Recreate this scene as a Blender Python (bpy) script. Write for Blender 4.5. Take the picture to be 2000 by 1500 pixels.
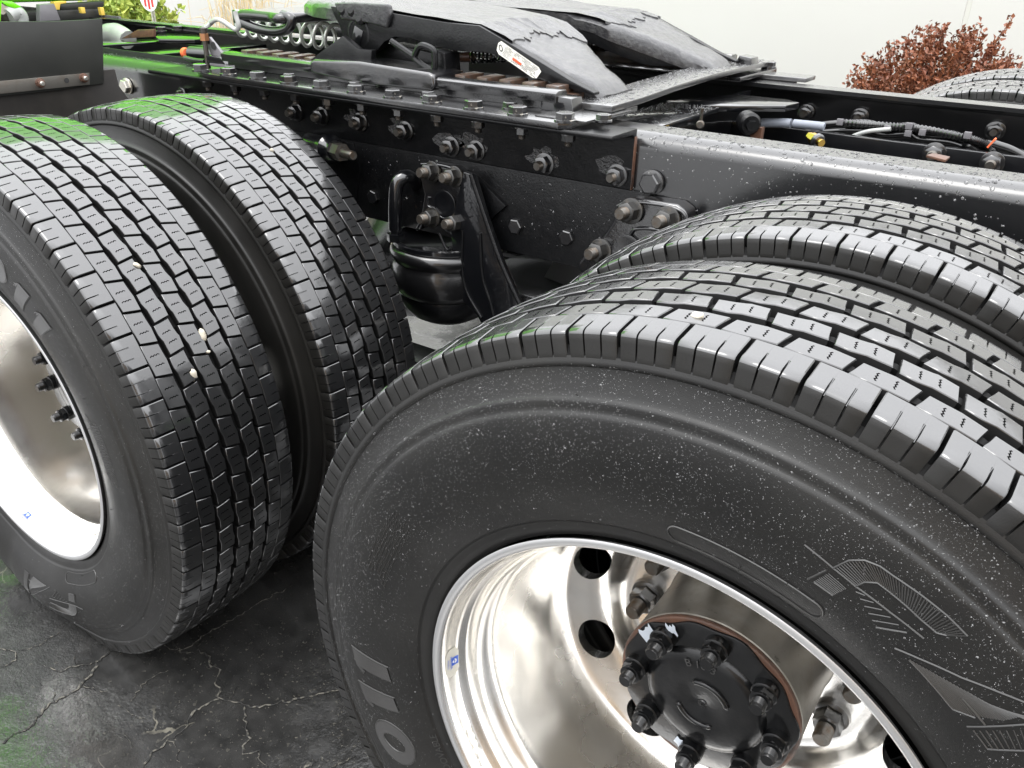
import bpy, bmesh, math, random
import numpy as np
from mathutils import Vector, Matrix
random.seed(7); rng = np.random.default_rng(11)
for o in list(bpy.data.objects): bpy.data.objects.remove(o)
S = bpy.context.scene
C = S.collection
R = math.radians
ZA = 0.487                      # axle height above the ground; all builders below work in axle coordinates (z = 0 at the axle)

# ---------------------------------------------------------------- camera
CAM = np.array([0.19944, -0.57331, 0.77933]); YAW, PIT, ROL, FPX = -0.5944, 0.4779, 0.0212, 1626.8
_f = np.array([math.sin(YAW)*math.cos(PIT), math.cos(YAW)*math.cos(PIT), -math.sin(PIT)])
_r = np.cross(_f, [0, 0, 1]); _r /= np.linalg.norm(_r); _u = np.cross(_r, _f)
_r, _u = _r*math.cos(ROL)+_u*math.sin(ROL), -_r*math.sin(ROL)+_u*math.cos(ROL)
cam = bpy.data.cameras.new('camera'); co = bpy.data.objects.new('camera', cam); C.objects.link(co)
cam.sensor_width = 36; cam.lens = FPX/2000*36; cam.clip_start = 0.02; cam.clip_end = 3000
M = Matrix(((_r[0], _u[0], -_f[0], CAM[0]), (_r[1], _u[1], -_f[1], CAM[1]), (_r[2], _u[2], -_f[2], CAM[2]+ZA), (0, 0, 0, 1)))
co.matrix_world = M; S.camera = co
def U(u, v, **k):
    """photo pixel -> point on the plane x=, y= or z= (axle coordinates)"""
    d = (u-1000)/FPX*_r-(v-750)/FPX*_u+_f
    (a, val), = k.items(); i = 'xyz'.index(a)
    return CAM+d*((val-CAM[i])/d[i])

# ---------------------------------------------------------------- world, sun, exposure
SUN_EL, SUN_AZ = R(62), R(200)
w = bpy.data.worlds.new('World'); S.world = w; w.use_nodes = True
nt = w.node_tree; nt.nodes.clear()
out = nt.nodes.new('ShaderNodeOutputWorld'); bg = nt.nodes.new('ShaderNodeBackground')
sky = nt.nodes.new('ShaderNodeTexSky'); sky.sky_type = 'NISHITA'; sky.sun_disc = False
sky.sun_elevation = SUN_EL; sky.sun_rotation = SUN_AZ; sky.dust_density = 4; sky.air_density = 1.0
hs = nt.nodes.new('ShaderNodeHueSaturation'); hs.inputs['Saturation'].default_value = 0.10
mx = nt.nodes.new('ShaderNodeMix'); mx.data_type = 'RGBA'; mx.inputs[0].default_value = 0.75
# the cloud deck: a standard overcast sky, L = Lz (1 + 2 sin(elevation)) / 3, the same all round
tcw = nt.nodes.new('ShaderNodeTexCoord'); sxyz = nt.nodes.new('ShaderNodeSeparateXYZ'); nt.links.new(tcw.outputs['Generated'], sxyz.inputs[0])
mrw = nt.nodes.new('ShaderNodeMapRange'); mrw.inputs[1].default_value = 0; mrw.inputs[2].default_value = 1; mrw.inputs[3].default_value = 1/3; mrw.inputs[4].default_value = 1; nt.links.new(sxyz.outputs[2], mrw.inputs[0])
vmw = nt.nodes.new('ShaderNodeVectorMath'); vmw.operation = 'SCALE'; vmw.inputs[0].default_value = (34.0, 34.3, 35.2); nt.links.new(mrw.outputs[0], vmw.inputs['Scale']); nt.links.new(vmw.outputs[0], mx.inputs[7])
nt.links.new(sky.outputs[0], hs.inputs['Color']); nt.links.new(hs.outputs[0], mx.inputs[6])
nt.links.new(mx.outputs[2], bg.inputs[0]); bg.inputs[1].default_value = 0.15; nt.links.new(bg.outputs[0], out.inputs[0])
sl = bpy.data.lights.new('sun', 'SUN'); sl.energy = 0.9; sl.angle = R(25); sl.color = (1, .97, .93)
so = bpy.data.objects.new('sun', sl); C.objects.link(so); so.location = (0, 0, 8)
so.rotation_euler = (R(90)-SUN_EL, 0, R(180)-SUN_AZ+R(180))
so.rotation_euler = Vector((-math.sin(SUN_AZ)*math.cos(SUN_EL), -math.cos(SUN_AZ)*math.cos(SUN_EL), -math.sin(SUN_EL))).to_track_quat('-Z', 'Y').to_euler()
S.view_settings.view_transform = 'Standard'; S.view_settings.look = 'None'; S.view_settings.gamma = 1
S.view_settings.use_curve_mapping = False
S.view_settings.exposure = 0.2
S.render.engine = 'CYCLES'

# ---------------------------------------------------------------- materials
MT = {}
def mat(name, col, rough=.4, metal=0., coat=0., coat_r=.1, spec=.5, bump=None, vary=None, rvary=None, trans=0., ior=1.5, coat_ior=1.5, extra=None):
    """bump=(scale,strength,dist)   vary=(scale,col2,lo,hi)   rvary=(scale,r2,lo,hi)"""
    m = bpy.data.materials.new(name); m.use_nodes = True; t = m.node_tree; b = t.nodes['Principled BSDF']; L = t.links
    b.inputs['Base Color'].default_value = (*col, 1); b.inputs['Roughness'].default_value = rough; b.inputs['Metallic'].default_value = metal
    b.inputs['Coat Weight'].default_value = coat; b.inputs['Coat Roughness'].default_value = coat_r; b.inputs['Coat IOR'].default_value = coat_ior
    b.inputs['Specular IOR Level'].default_value = spec; b.inputs['Transmission Weight'].default_value = trans; b.inputs['IOR'].default_value = ior
    tc = t.nodes.new('ShaderNodeTexCoord'); co_ = tc.outputs['Object']
    def noise(sc, det=4, rgh=.6):
        n = t.nodes.new('ShaderNodeTexNoise'); n.inputs['Scale'].default_value = sc; n.inputs['Detail'].default_value = det
        n.inputs['Roughness'].default_value = rgh; L.new(co_, n.inputs['Vector']); return n.outputs[0]
    def ramp(src, lo, hi):
        r_ = t.nodes.new('ShaderNodeMapRange'); r_.inputs[1].default_value = lo; r_.inputs[2].default_value = hi; L.new(src, r_.inputs[0]); return r_.outputs[0]
    def mixc(f, a, c):
        n = t.nodes.new('ShaderNodeMix'); n.data_type = 'RGBA'; L.new(f, n.inputs[0])
        for i, v in ((6, a), (7, c)):
            if isinstance(v, tuple): n.inputs[i].default_value = (*v, 1)
            else: L.new(v, n.inputs[i])
        return n.outputs[2]
    colour = col
    for v in ([vary] if isinstance(vary, tuple) else (vary or [])):
        colour = mixc(ramp(noise(v[0]), v[2], v[3]), colour, v[1]); L.new(colour, b.inputs['Base Color'])
    if rvary:
        n = t.nodes.new('ShaderNodeMapRange'); n.inputs[1].default_value = rvary[2]; n.inputs[2].default_value = rvary[3]
        n.inputs[3].default_value = rough; n.inputs[4].default_value = rvary[1]; L.new(noise(rvary[0]), n.inputs[0]); L.new(n.outputs[0], b.inputs['Roughness'])
    nrm = None
    for bp in ([bump] if isinstance(bump, tuple) else (bump or [])):
        n = t.nodes.new('ShaderNodeBump'); n.inputs['Strength'].default_value = bp[1]; n.inputs['Distance'].default_value = bp[2]
        L.new(noise(bp[0], 5), n.inputs['Height'])
        if nrm: L.new(nrm, n.inputs['Normal'])
        nrm = n.outputs[0]
    if nrm:
        L.new(nrm, b.inputs['Normal']); L.new(nrm, b.inputs['Coat Normal'])
    MT[name] = m
    if extra: extra(t, b, L, tc, noise, ramp, mixc, colour, nrm)
    return m
def math_node(t, op, a, b_=None, c=None):
    n = t.nodes.new('ShaderNodeMath'); n.operation = op
    for i, v in enumerate((a, b_, c)):
        if v is None: continue
        if isinstance(v, (int, float)): n.inputs[i].default_value = v
        else: t.links.new(v, n.inputs[i])
    return n.outputs[0]
def painted_sipes(t, b, L, tc, noise, ramp, mixc, colour, nrm):  # slits are not cut: their dark shade is painted into the block colour
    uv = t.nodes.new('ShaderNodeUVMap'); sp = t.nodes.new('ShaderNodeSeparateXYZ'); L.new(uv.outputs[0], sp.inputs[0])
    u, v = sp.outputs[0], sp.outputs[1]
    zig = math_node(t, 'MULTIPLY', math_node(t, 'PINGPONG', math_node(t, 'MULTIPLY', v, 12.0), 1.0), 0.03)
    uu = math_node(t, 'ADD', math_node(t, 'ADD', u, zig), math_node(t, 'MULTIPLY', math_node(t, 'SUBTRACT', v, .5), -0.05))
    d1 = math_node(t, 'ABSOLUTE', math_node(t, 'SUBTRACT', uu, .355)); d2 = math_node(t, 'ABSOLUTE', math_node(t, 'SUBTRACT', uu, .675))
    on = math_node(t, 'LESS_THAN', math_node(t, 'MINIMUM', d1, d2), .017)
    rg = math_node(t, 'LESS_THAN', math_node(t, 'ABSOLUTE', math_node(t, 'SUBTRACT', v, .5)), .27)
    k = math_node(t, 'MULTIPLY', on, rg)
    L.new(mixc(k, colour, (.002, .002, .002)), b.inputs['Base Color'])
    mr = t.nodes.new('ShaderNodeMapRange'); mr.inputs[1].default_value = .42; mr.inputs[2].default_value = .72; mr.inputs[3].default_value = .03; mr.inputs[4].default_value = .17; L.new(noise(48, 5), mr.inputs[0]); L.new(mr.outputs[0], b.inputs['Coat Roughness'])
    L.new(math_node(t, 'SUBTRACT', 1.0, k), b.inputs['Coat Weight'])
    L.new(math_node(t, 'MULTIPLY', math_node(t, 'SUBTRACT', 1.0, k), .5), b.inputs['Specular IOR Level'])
mat('rubber', (.006, .0062, .0068), .45, spec=.25, coat=1, coat_r=.05, coat_ior=1.82, vary=(14, (.010, .010, .010), .45, .7), bump=[(26, .10, .002), (110, .07, .001), (600, .06, .0004)], extra=painted_sipes)
mat('groove', (.004, .004, .004), .7, spec=.2, bump=(200, .2, .001))
mat('sidewall', (.0052, .0050, .0047), .43, spec=.33, coat=.25, coat_r=.30, vary=[(6, (.012, .0115, .0102), .4, .75), (2.2, (.020, .019, .0165), .48, .78)], bump=[(900, .25, .0006), (120, .06, .001)], rvary=(9, .60, .4, .7))
mat('letters', (.022, .021, .020), .30, coat=.8, coat_r=.25, coat_ior=1.7, bump=(700, .1, .0005))
mat('sidewall_edge', (.030, .0295, .028), .36, coat=.5, coat_r=.25, bump=(700, .1, .0005))  # paler than the sidewall: light caught on moulded lines put into the colour
mat('hub_black', (.0028, .0030, .0034), .34, spec=.22, coat=.8, coat_r=.10, coat_ior=1.38, bump=[(45, .18, .003), (300, .1, .0008)], vary=(40, (.006, .006, .006), .5, .7))
mat('rail_paint', (.0035, .0038, .0046), .34, spec=.35, coat=1, coat_r=.20, coat_ior=1.75, bump=[(9, .03, .004), (140, .06, .001)], vary=(30, (.007, .007, .008), .5, .75))
mat('black_paint', (.0035, .0038, .0048), .30, spec=.3, coat=1, coat_r=.04, coat_ior=1.75, bump=[(14, .04, .004), (140, .04, .001)], vary=(30, (.007, .007, .008), .5, .75))
mat('black_grime', (.0030, .0032, .0038), .45, spec=.2, coat=.34, coat_r=.13, coat_ior=1.5, bump=[(38, .22, .004), (260, .40, .0014)], vary=[(40, (.007, .007, .0075), .48, .7), (23, (.035, .020, .012), .70, .78)])
mat('grease', (.016, .016, .018), .42, spec=.3, coat=1, coat_r=.17, coat_ior=1.42, bump=[(30, .3, .005), (150, .6, .0022), (500, .4, .0008)], vary=(60, (.05, .05, .05), .45, .7))
mat('wet_steel_black', (.007, .007, .008), .3, spec=.3, coat=1, coat_r=.06, coat_ior=1.85, bump=[(70, .22, .002), (300, .25, .001)], vary=(25, (.018, .016, .014), .5, .75))
mat('wet_plate', (.030, .030, .031), .35, spec=.4, coat=1, coat_r=.08, coat_ior=1.9, bump=[(70, .2, .002), (300, .3, .001)], vary=(40, (.055, .054, .052), .45, .7))
mat('rust', (.095, .042, .024), .65, bump=(150, .5, .002), vary=[(60, (.15, .068, .036), .4, .7), (30, (.04, .026, .020), .5, .7)], coat=.5, coat_r=.2)
mat('rack_rust', (.085, .045, .027), .5, bump=(150, .4, .002), vary=(50, (.04, .028, .022), .4, .65), coat=.7, coat_r=.15)
mat('aluminium', (.90, .885, .855), .20, metal=1, bump=[(11, .02, .004), (320, .06, .0005)], rvary=(6, .34, .4, .7), vary=[(9, (.84, .825, .79), .45, .75), (260, (.60, .58, .54), .68, .74)])
mat('aluminium_lip', (.84, .84, .84), .38, metal=1, bump=(300, .08, .0005))
mat('hub_grey', (.30, .285, .255), .38, metal=.75, bump=[(90, .25, .001)], vary=[(16, (.20, .18, .15), .45, .7), (70, (.09, .08, .07), .62, .72)])
mat('bolt_dark', (.009, .009, .010), .32, coat=1, coat_r=.12, coat_ior=1.7, bump=(160, .25, .001), vary=(60, (.030, .026, .020), .55, .75))
mat('stud_steel', (.115, .108, .098), .36, metal=.8, bump=(300, .25, .0008), vary=(90, (.10, .072, .05), .46, .70))
mat('nut_steel', (.030, .029, .027), .34, metal=.4, coat=.8, coat_r=.12, bump=(250, .2, .0008), vary=(70, (.075, .062, .045), .56, .74))
mat('zinc', (.62, .60, .54), .3, metal=.9, bump=(120, .1, .001), vary=(40, (.32, .26, .18), .5, .8))
mat('brass', (.62, .40, .10), .25, metal=1, bump=(100, .1, .001))
mat('bolt_chipped', (.010, .010, .011), .32, coat=1, coat_r=.1, coat_ior=1.7, bump=(160, .25, .001), vary=[(95, (.40, .37, .31), .64, .68), (60, (.22, .10, .05), .70, .75)])
mat('copper', (.42, .20, .10), .4, metal=.8, bump=(200, .2, .001))
mat('green_paint', (.20, .82, .012), .25, coat=1, coat_r=.04, bump=(4, .02, .01))
mat('yellow_plastic', (.72, .50, .08), .5, bump=(80, .1, .001))
mat('blister', (.004, .004, .005), .3, spec=.3, coat=1, coat_r=.06, coat_ior=1.7, bump=[(150, 1.0, .005), (420, .7, .002)], vary=(60, (.05, .03, .018), .62, .72))
mat('hose_black', (.005, .005, .0055), .34, coat=1, coat_r=.12, coat_ior=1.5, bump=(150, .10, .001))
mat('hose_grey', (.30, .31, .30), .4, coat=.5, bump=(150, .1, .001), vary=(15, (.42, .42, .40), .4, .7))
mat('spring_silver', (.62, .64, .60), .35, metal=.5, coat=.3, bump=(150, .1, .001))
mat('plastic_flap', (.013, .014, .012), .5, coat=.2, coat_r=.3, bump=[(300, .2, .0008), (8, .06, .01)], vary=(5, (.022, .023, .020), .4, .7))
mat('rubber_flap', (.020, .018, .016), .55, bump=[(200, .25, .001)], vary=(7, (.045, .040, .034), .45, .75))
mat('strip_steel', (.20, .19, .17), .42, metal=.7, vary=(12, (.14, .10, .07), .45, .75), bump=(120, .15, .001))
mat('grey_bracket', (.16, .155, .165), .42, coat=.5, bump=(90, .15, .001))
mat('wall_white', (.61, .602, .575), .75, bump=[(90, .12, .003), (1.2, .1, .02)], vary=(.5, (.59, .58, .55), .35, .7))
mat('wall_seam', (.57, .56, .52), .8)
mat('label_white', (.74, .73, .67), .45, coat=.4, vary=(70, (.52, .50, .43), .55, .75), bump=(90, .1, .001))
mat('label_orange', (.75, .11, .04), .45, coat=.4)
mat('ink', (.03, .03, .03), .5)
mat('ink_blue', (.02, .10, .55), .4, coat=.4)
mat('ink_white', (.75, .77, .80), .4, coat=.4)
mat('film', (.62, .60, .52), .35, coat=.6, vary=(60, (.55, .50, .28), .55, .72))
mat('stamp', (.33, .30, .25), .5, metal=.6)
mat('tape_blue_white', (.22, .24, .28), .5)
mat('orange_tie', (.80, .16, .06), .5)
mat('red_paint', (.60, .04, .03), .45)
mat('white_paint', (.80, .80, .78), .45)
mat('stone_pale', (.42, .38, .30), .6, bump=(200, .4, .001), vary=(60, (.62, .58, .50), .4, .7))
mat('leaf_red', (.17, .052, .024), .5, vary=[(9, (.27, .095, .040), .4, .65), (17, (.10, .055, .025), .55, .75)])
mat('leaf_yellow', (.42, .46, .08), .5, vary=[(9, (.22, .34, .06), .4, .65)])
mat('straw', (.62, .47, .27), .6, vary=(20, (.72, .60, .40), .4, .7))
mat('twig', (.12, .06, .04), .7)
mat('water', (1, 1, 1), .02, trans=.87, ior=1.33, spec=.6)
mat('water_clear', (1, 1, 1), .0, trans=1, ior=1.33, spec=.5)
mat('gasket_paint', (.55, .60, .66), .35, coat=.4, bump=(70, .4, .002))
mat('tan_wall', (.47, .33, .20), .8, bump=(40, .2, .005), vary=(1.5, (.42, .30, .19), .4, .7))

def asphalt(t, b, L, tc, noise, ramp, mixc, colour, nrm):
    def mul(a, c): return math_node(t, 'MULTIPLY', a, c)
    wet = ramp(noise(2.4, 7, .7), .43, .53)                     # standing water film against damp sealcoat
    col = mixc(ramp(noise(30, 6), .35, .7), (.018, .018, .0175), (.036, .0355, .034))
    # hairline cracks, dusty in the joint
    mp = t.nodes.new('ShaderNodeTexNoise'); mp.inputs['Scale'].default_value = 5; mp.inputs['Detail'].default_value = 6; L.new(tc.outputs['Object'], mp.inputs['Vector'])
    ad = t.nodes.new('ShaderNodeVectorMath'); ad.operation = 'MULTIPLY_ADD'; L.new(mp.outputs[1], ad.inputs[0]); ad.inputs[1].default_value = (.28, .28, 0); L.new(tc.outputs['Object'], ad.inputs[2])
    vo = t.nodes.new('ShaderNodeTexVoronoi'); vo.feature = 'DISTANCE_TO_EDGE'; vo.inputs['Scale'].default_value = 4.2; L.new(ad.outputs[0], vo.inputs['Vector'])
    cr = mul(math_node(t, 'LESS_THAN', vo.outputs['Distance'], .006), ramp(noise(6, 4), .58, .66))
    col = mixc(mul(cr, .8), col, (.16, .15, .12))
    pit = mul(ramp(noise(190, 2), .66, .70), ramp(noise(3, 3), .42, .58))
    col = mixc(mul(pit, .6), col, (.17, .16, .13))
    ag = t.nodes.new('ShaderNodeTexVoronoi'); ag.inputs['Scale'].default_value = 170; L.new(tc.outputs['Object'], ag.inputs['Vector']); agc = ramp(ag.outputs['Color'], .0, 1.)
    col = mixc(mul(math_node(t, 'GREATER_THAN', agc, .93), .35), col, (.10, .095, .08))
    L.new(col, b.inputs['Base Color'])
    rr = t.nodes.new('ShaderNodeMapRange'); rr.inputs[3].default_value = .38; rr.inputs[4].default_value = .12; L.new(wet, rr.inputs[0]); L.new(rr.outputs[0], b.inputs['Roughness'])
    cw = math_node(t, 'MULTIPLY', wet, .9); L.new(cw, b.inputs['Coat Weight']); b.inputs['Coat Roughness'].default_value = .07; b.inputs['Coat IOR'].default_value = 1.6
    bp = t.nodes.new('ShaderNodeBump'); bp.inputs['Strength'].default_value = .45; bp.inputs['Distance'].default_value = .003
    inv = math_node(t, 'SUBTRACT', 1.15, wet); h = mul(math_node(t, 'ADD', noise(150, 6, .7), mul(noise(28, 4), 1.2)), inv); L.new(h, bp.inputs['Height'])
    L.new(bp.outputs[0], b.inputs['Normal'])
    b2 = t.nodes.new('ShaderNodeBump'); b2.inputs['Strength'].default_value = .22; b2.inputs['Distance'].default_value = .004; L.new(noise(55, 4), b2.inputs['Height']); L.new(b2.outputs[0], b.inputs['Coat Normal'])
mat('concrete', (.15, .15, .15), .5, coat=.6, coat_r=.2, bump=(60, .3, .003), vary=(3, (.12, .12, .118), .4, .7))
mat('asphalt', (.016, .016, .015), .35, extra=asphalt)
mat('crack_dust', (.135, .127, .105), .7, bump=(300, .8, .004), vary=(120, (.015, .015, .014), .44, .53))

# ---------------------------------------------------------------- mesh helpers
class MB:
    def __init__(s): s.v = []; s.f = []; s.m = []; s.uv = {}
    def add(s, vs, fs, mi=0):
        n = len(s.v); s.v += [tuple(map(float, p)) for p in vs]; s.f += [tuple(i+n for i in f) for f in fs]; s.m += [mi]*len(fs); return n
    def grid(s, P, closed_u=False, closed_v=False, mi=0, flip=False):
        P = np.asarray(P, float); a, b = P.shape[:2]; fs = []
        for i in range(a-(0 if closed_u else 1)):
            for j in range(b-(0 if closed_v else 1)):
                q = (i*b+j, ((i+1) % a)*b+j, ((i+1) % a)*b+(j+1) % b, i*b+(j+1) % b)
                fs.append(q[::-1] if flip else q)
        return s.add(P.reshape(-1, 3), fs, mi)
    def box(s, c, d, rot=None, mi=0):
        c = np.array(c, float); h = np.array(d, float)/2
        P = np.array([(x, y, z) for x in (-1, 1) for y in (-1, 1) for z in (-1, 1)])*h
        if rot is not None: P = P@np.array(rot).T
        s.add(P+c, [(0, 1, 3, 2), (4, 6, 7, 5), (0, 4, 5, 1), (2, 3, 7, 6), (0, 2, 6, 4), (1, 5, 7, 3)], mi)
    def prism(s, poly, vec, mi=0):
        n = len(poly); A = np.asarray(poly, float); B = A+np.asarray(vec, float)
        fs = [tuple(range(n)), tuple(range(2*n-1, n-1, -1))]+[(i, i+n, (i+1) % n+n, (i+1) % n) for i in range(n)]
        s.add(np.vstack([A, B]), fs, mi)
    def frame(s, ax):
        a = np.array(ax, float); a /= np.linalg.norm(a); h = np.array([0, 0, 1.]) if abs(a[2]) < .9 else np.array([1., 0, 0])
        e1 = np.cross(h, a); e1 /= np.linalg.norm(e1); return a, e1, np.cross(a, e1)
    def lathe(s, prof, o, ax, n=24, mi=0, cap=True, ang0=0.):
        """prof: list of (distance along the axis, radius)"""
        a, e1, e2 = s.frame(ax); o = np.array(o, float); th = ang0+np.arange(n)*2*math.pi/n
        P = np.array([[o+a*d+r*(math.cos(t)*e1+math.sin(t)*e2) for t in th] for d, r in prof])
        b = s.grid(P, closed_v=True, mi=mi)
        if cap:
            s.f.append(tuple(b+i for i in range(n))); s.m.append(mi)
            k = b+(len(prof)-1)*n; s.f.append(tuple(k+n-1-i for i in range(n))); s.m.append(mi)
    def tube(s, pts, r, n=8, mi=0, closed=False):
        pts = np.asarray(pts, float); k = len(pts); rr = np.broadcast_to(np.asarray(r, float), (k,))
        T = np.gradient(pts, axis=0) if not closed else np.roll(pts, -1, 0)-np.roll(pts, 1, 0)
        T /= np.linalg.norm(T, axis=1)[:, None]+1e-12
        h = np.array([0, 0, 1.]) if abs(T[0][2]) < .9 else np.array([1., 0, 0]); e = np.cross(T[0], h); e /= np.linalg.norm(e); rows = []
        for i in range(k):
            e = e-T[i]*(e@T[i]); e /= np.linalg.norm(e)+1e-12; g = np.cross(T[i], e)
            rows.append([pts[i]+rr[i]*(math.cos(q)*e+math.sin(q)*g) for q in np.arange(n)*2*math.pi/n])
        b = s.grid(np.array(rows), closed_u=closed, closed_v=True, mi=mi)
        if not closed:
            s.f.append(tuple(b+n-1-i for i in range(n))); s.m.append(mi); q = b+(k-1)*n; s.f.append(tuple(q+i for i in range(n))); s.m.append(mi)
    def mesh(s, name, mats, bevel=0, seg=2, smooth=35, weld=0):
        me = bpy.data.meshes.new(name); me.from_pydata(s.v, [], s.f)
        for m in mats: me.materials.append(MT[m])
        if len(mats) > 1: me.polygons.foreach_set('material_index', s.m)
        bm = bmesh.new(); bm.from_mesh(me)
        if weld: bmesh.ops.remove_doubles(bm, verts=bm.verts, dist=weld)
        bmesh.ops.recalc_face_normals(bm, faces=bm.faces)
        if bevel:
            es = [e for e in bm.edges if len(e.link_faces) == 2 and e.calc_face_angle(0) > R(30)]
            bmesh.ops.bevel(bm, geom=es, offset=bevel, segments=seg, profile=.6, affect='EDGES', clamp_overlap=True)
        if smooth:
            for f in bm.faces: f.smooth = True
            for e in bm.edges: e.smooth = len(e.link_faces) != 2 or e.calc_face_angle(0) < R(smooth)
        bm.to_mesh(me); bm.free(); return me
def link(name, me, parent=None, loc=None, rot=None):
    o = bpy.data.objects.new(name, me); C.objects.link(o)
    if parent is not None: o.parent = parent
    if loc is not None: o.location = loc
    if rot is not None:
        if isinstance(rot, Matrix): o.rotation_euler = rot.to_euler()
        else: o.rotation_euler = rot
    return o
def part(name, mb, mats, parent=None, bevel=0, smooth=35, seg=2, weld=0, label=None):
    if isinstance(mats, str): mats = [mats]
    o = link(name, mb.mesh(name, mats, bevel, seg, smooth, weld), parent)
    if parent is None: o.location.z = ZA
    if label: o['label'] = label
    return o
def thing(name, label, cat, loc=(0, 0, 0), group=None):
    o = bpy.data.objects.new(name, None); C.objects.link(o); o.location = loc; o['label'] = label; o['category'] = cat; o.empty_display_size = .1
    if group: o['group'] = group
    return o
def tag(o, label, cat, group=None):
    o['label'] = label; o['category'] = cat
    if group: o['group'] = group
    return o
def ax_rot(ax):
    """rotation taking +Z onto ax"""
    return Vector((0, 0, 1)).rotation_difference(Vector(ax)).to_euler()
def lerp(a, b, t): return np.asarray(a)*(1-t)+np.asarray(b)*t
def smooth_path(pts, n=8):
    P = np.asarray(pts, float); Q = np.vstack([2*P[0]-P[1], P, 2*P[-1]-P[-2]]); o = []
    for i in range(1, len(Q)-2):
        for t in np.arange(n)/n:
            o.append(.5*((2*Q[i])+(Q[i+1]-Q[i-1])*t+(2*Q[i-1]-5*Q[i]+4*Q[i+1]-Q[i+2])*t*t+(3*Q[i]-Q[i-1]-3*Q[i+1]+Q[i+2])*t**3))
    o.append(P[-1]); return np.array(o)
DOME = None
class Drops:
    """rain beads: low domes sitting on a surface"""
    def __init__(s, m='water'): s.p = []; s.n = []; s.r = []; s.h = []; s.m = m
    def add(s, p, n, r, h=.55): s.p.append(p); s.n.append(n); s.r.append(r); s.h.append(h)
    def build(s, name, parent):
        k = len(s.p); P = np.array(s.p, float); N = np.array(s.n, float); N /= np.linalg.norm(N, axis=1)[:, None]; r = np.array(s.r); h = np.array(s.h)
        H = np.where(np.abs(N[:, 2:3]) < .9, [[0, 0, 1.]], [[1., 0, 0]]); A = np.cross(H, N); A /= np.linalg.norm(A, axis=1)[:, None]; B = np.cross(N, A)
        q = 7; th = np.arange(q)*2*math.pi/q; V = np.zeros((k, 2*q+1, 3)); el = rng.uniform(.75, 1.3, k)
        for j, (rad, ht) in enumerate(((1., -.15), (.78, .62))):
            for i in range(q):
                V[:, j*q+i] = P+(r*rad*math.cos(th[i])*el)[:, None]*A+(r*rad*math.sin(th[i])/el)[:, None]*B+(r*h*ht)[:, None]*N
        V[:, 2*q] = P+(r*h)[:, None]*N
        F = []
        for i in range(q):
            j = (i+1) % q; F += [(i, j, q+j), (i, q+j, q+i), (q+i, q+j, 2*q)]
        F = np.array(F); FF = (F[None]+(np.arange(k)*(2*q+1))[:, None, None]).reshape(-1, 3)
        me = bpy.data.meshes.new(name); me.from_pydata(V.reshape(-1, 3).tolist(), [], FF.tolist()); me.materials.append(MT[s.m])
        me.polygons.foreach_set('use_smooth', [True]*len(FF)); o = link(name, me, parent); o['kind'] = 'stuff'; return o
def text_mesh(s, size=.02):
    cu = bpy.data.curves.new('t', 'FONT'); cu.body = s; cu.size = size; cu.fill_mode = 'BOTH'; cu.extrude = 0; cu.resolution_u = 3
    o = bpy.data.objects.new('t', cu); C.objects.link(o); dg = bpy.context.evaluated_depsgraph_get(); me = bpy.data.meshes.new_from_object(o.evaluated_get(dg))
    V = np.array([v.co[:] for v in me.vertices]).reshape(-1, 3); F = [tuple(p.vertices) for p in me.polygons]
    bpy.data.objects.remove(o); bpy.data.curves.remove(cu); bpy.data.meshes.remove(me); return V[:, :2], F
def flip_uv(p): return p

# ================================================================ SETTING
GZ = -ZA
mb = MB(); n = 40
g = np.array([[(x, y, GZ) for y in np.r_[-400, -60, -12, np.linspace(-4, 9, 27), 60, 400]] for x in np.r_[-400, -60, -20, np.linspace(-10, 6, 33), 60, 400]])
mb.grid(g); ground = part('asphalt_ground', mb, 'asphalt', smooth=0); ground['kind'] = 'structure'
CRACKS = [
 ("0,1455 31,1430 59,1421 87,1388 108,1370 122,1362 140,1353 161,1339 171,1325 182,1307 199,1286 217,1272", 5.5),
 ("82,1297 105,1307 115,1314 147,1300 175,1299 189,1293", 2.6),
 ("388,1272 408,1283 409,1297 429,1311 425,1328 427,1353 429,1365 451,1370 472,1377 497,1383 525,1376 567,1370 595,1362 647,1351 680,1353", 4.2),
 ("429,1365 402,1377 374,1393 366,1409 364,1426 350,1437 329,1447 308,1460 297,1475 280,1500", 4.2),
 ("479,1381 479,1405 485,1430 485,1444 474,1458 476,1470 504,1468 507,1482 520,1497 530,1520", 3.2),
 ("350,1276 371,1265 399,1241 434,1222 479,1195 507,1178 560,1150", 2.0),
 ("252,1374 266,1353 297,1323 329,1311", 2.2), ("325,1262 350,1272 381,1279", 2.0),
 ("0,1265 28,1272 33,1290 0,1304", 3.0), ("640,1505 658,1496 676,1490 695,1475", 5.0),
 ("329,1447 345,1470 352,1490", 2.0), ("161,1339 185,1348 210,1352", 1.8), ("33,1272 80,1262 100,1245 118,1235", 3.0),
 ("108,1370 104,1352 112,1342", 1.8), ("147,1300 148,1283", 1.8), ("233,1378 250,1392 262,1400 290,1407", 1.6), ("220,1430 250,1440 262,1462", 2.2), ("450,1370 455,1350 470,1340", 1.4)]
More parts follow.
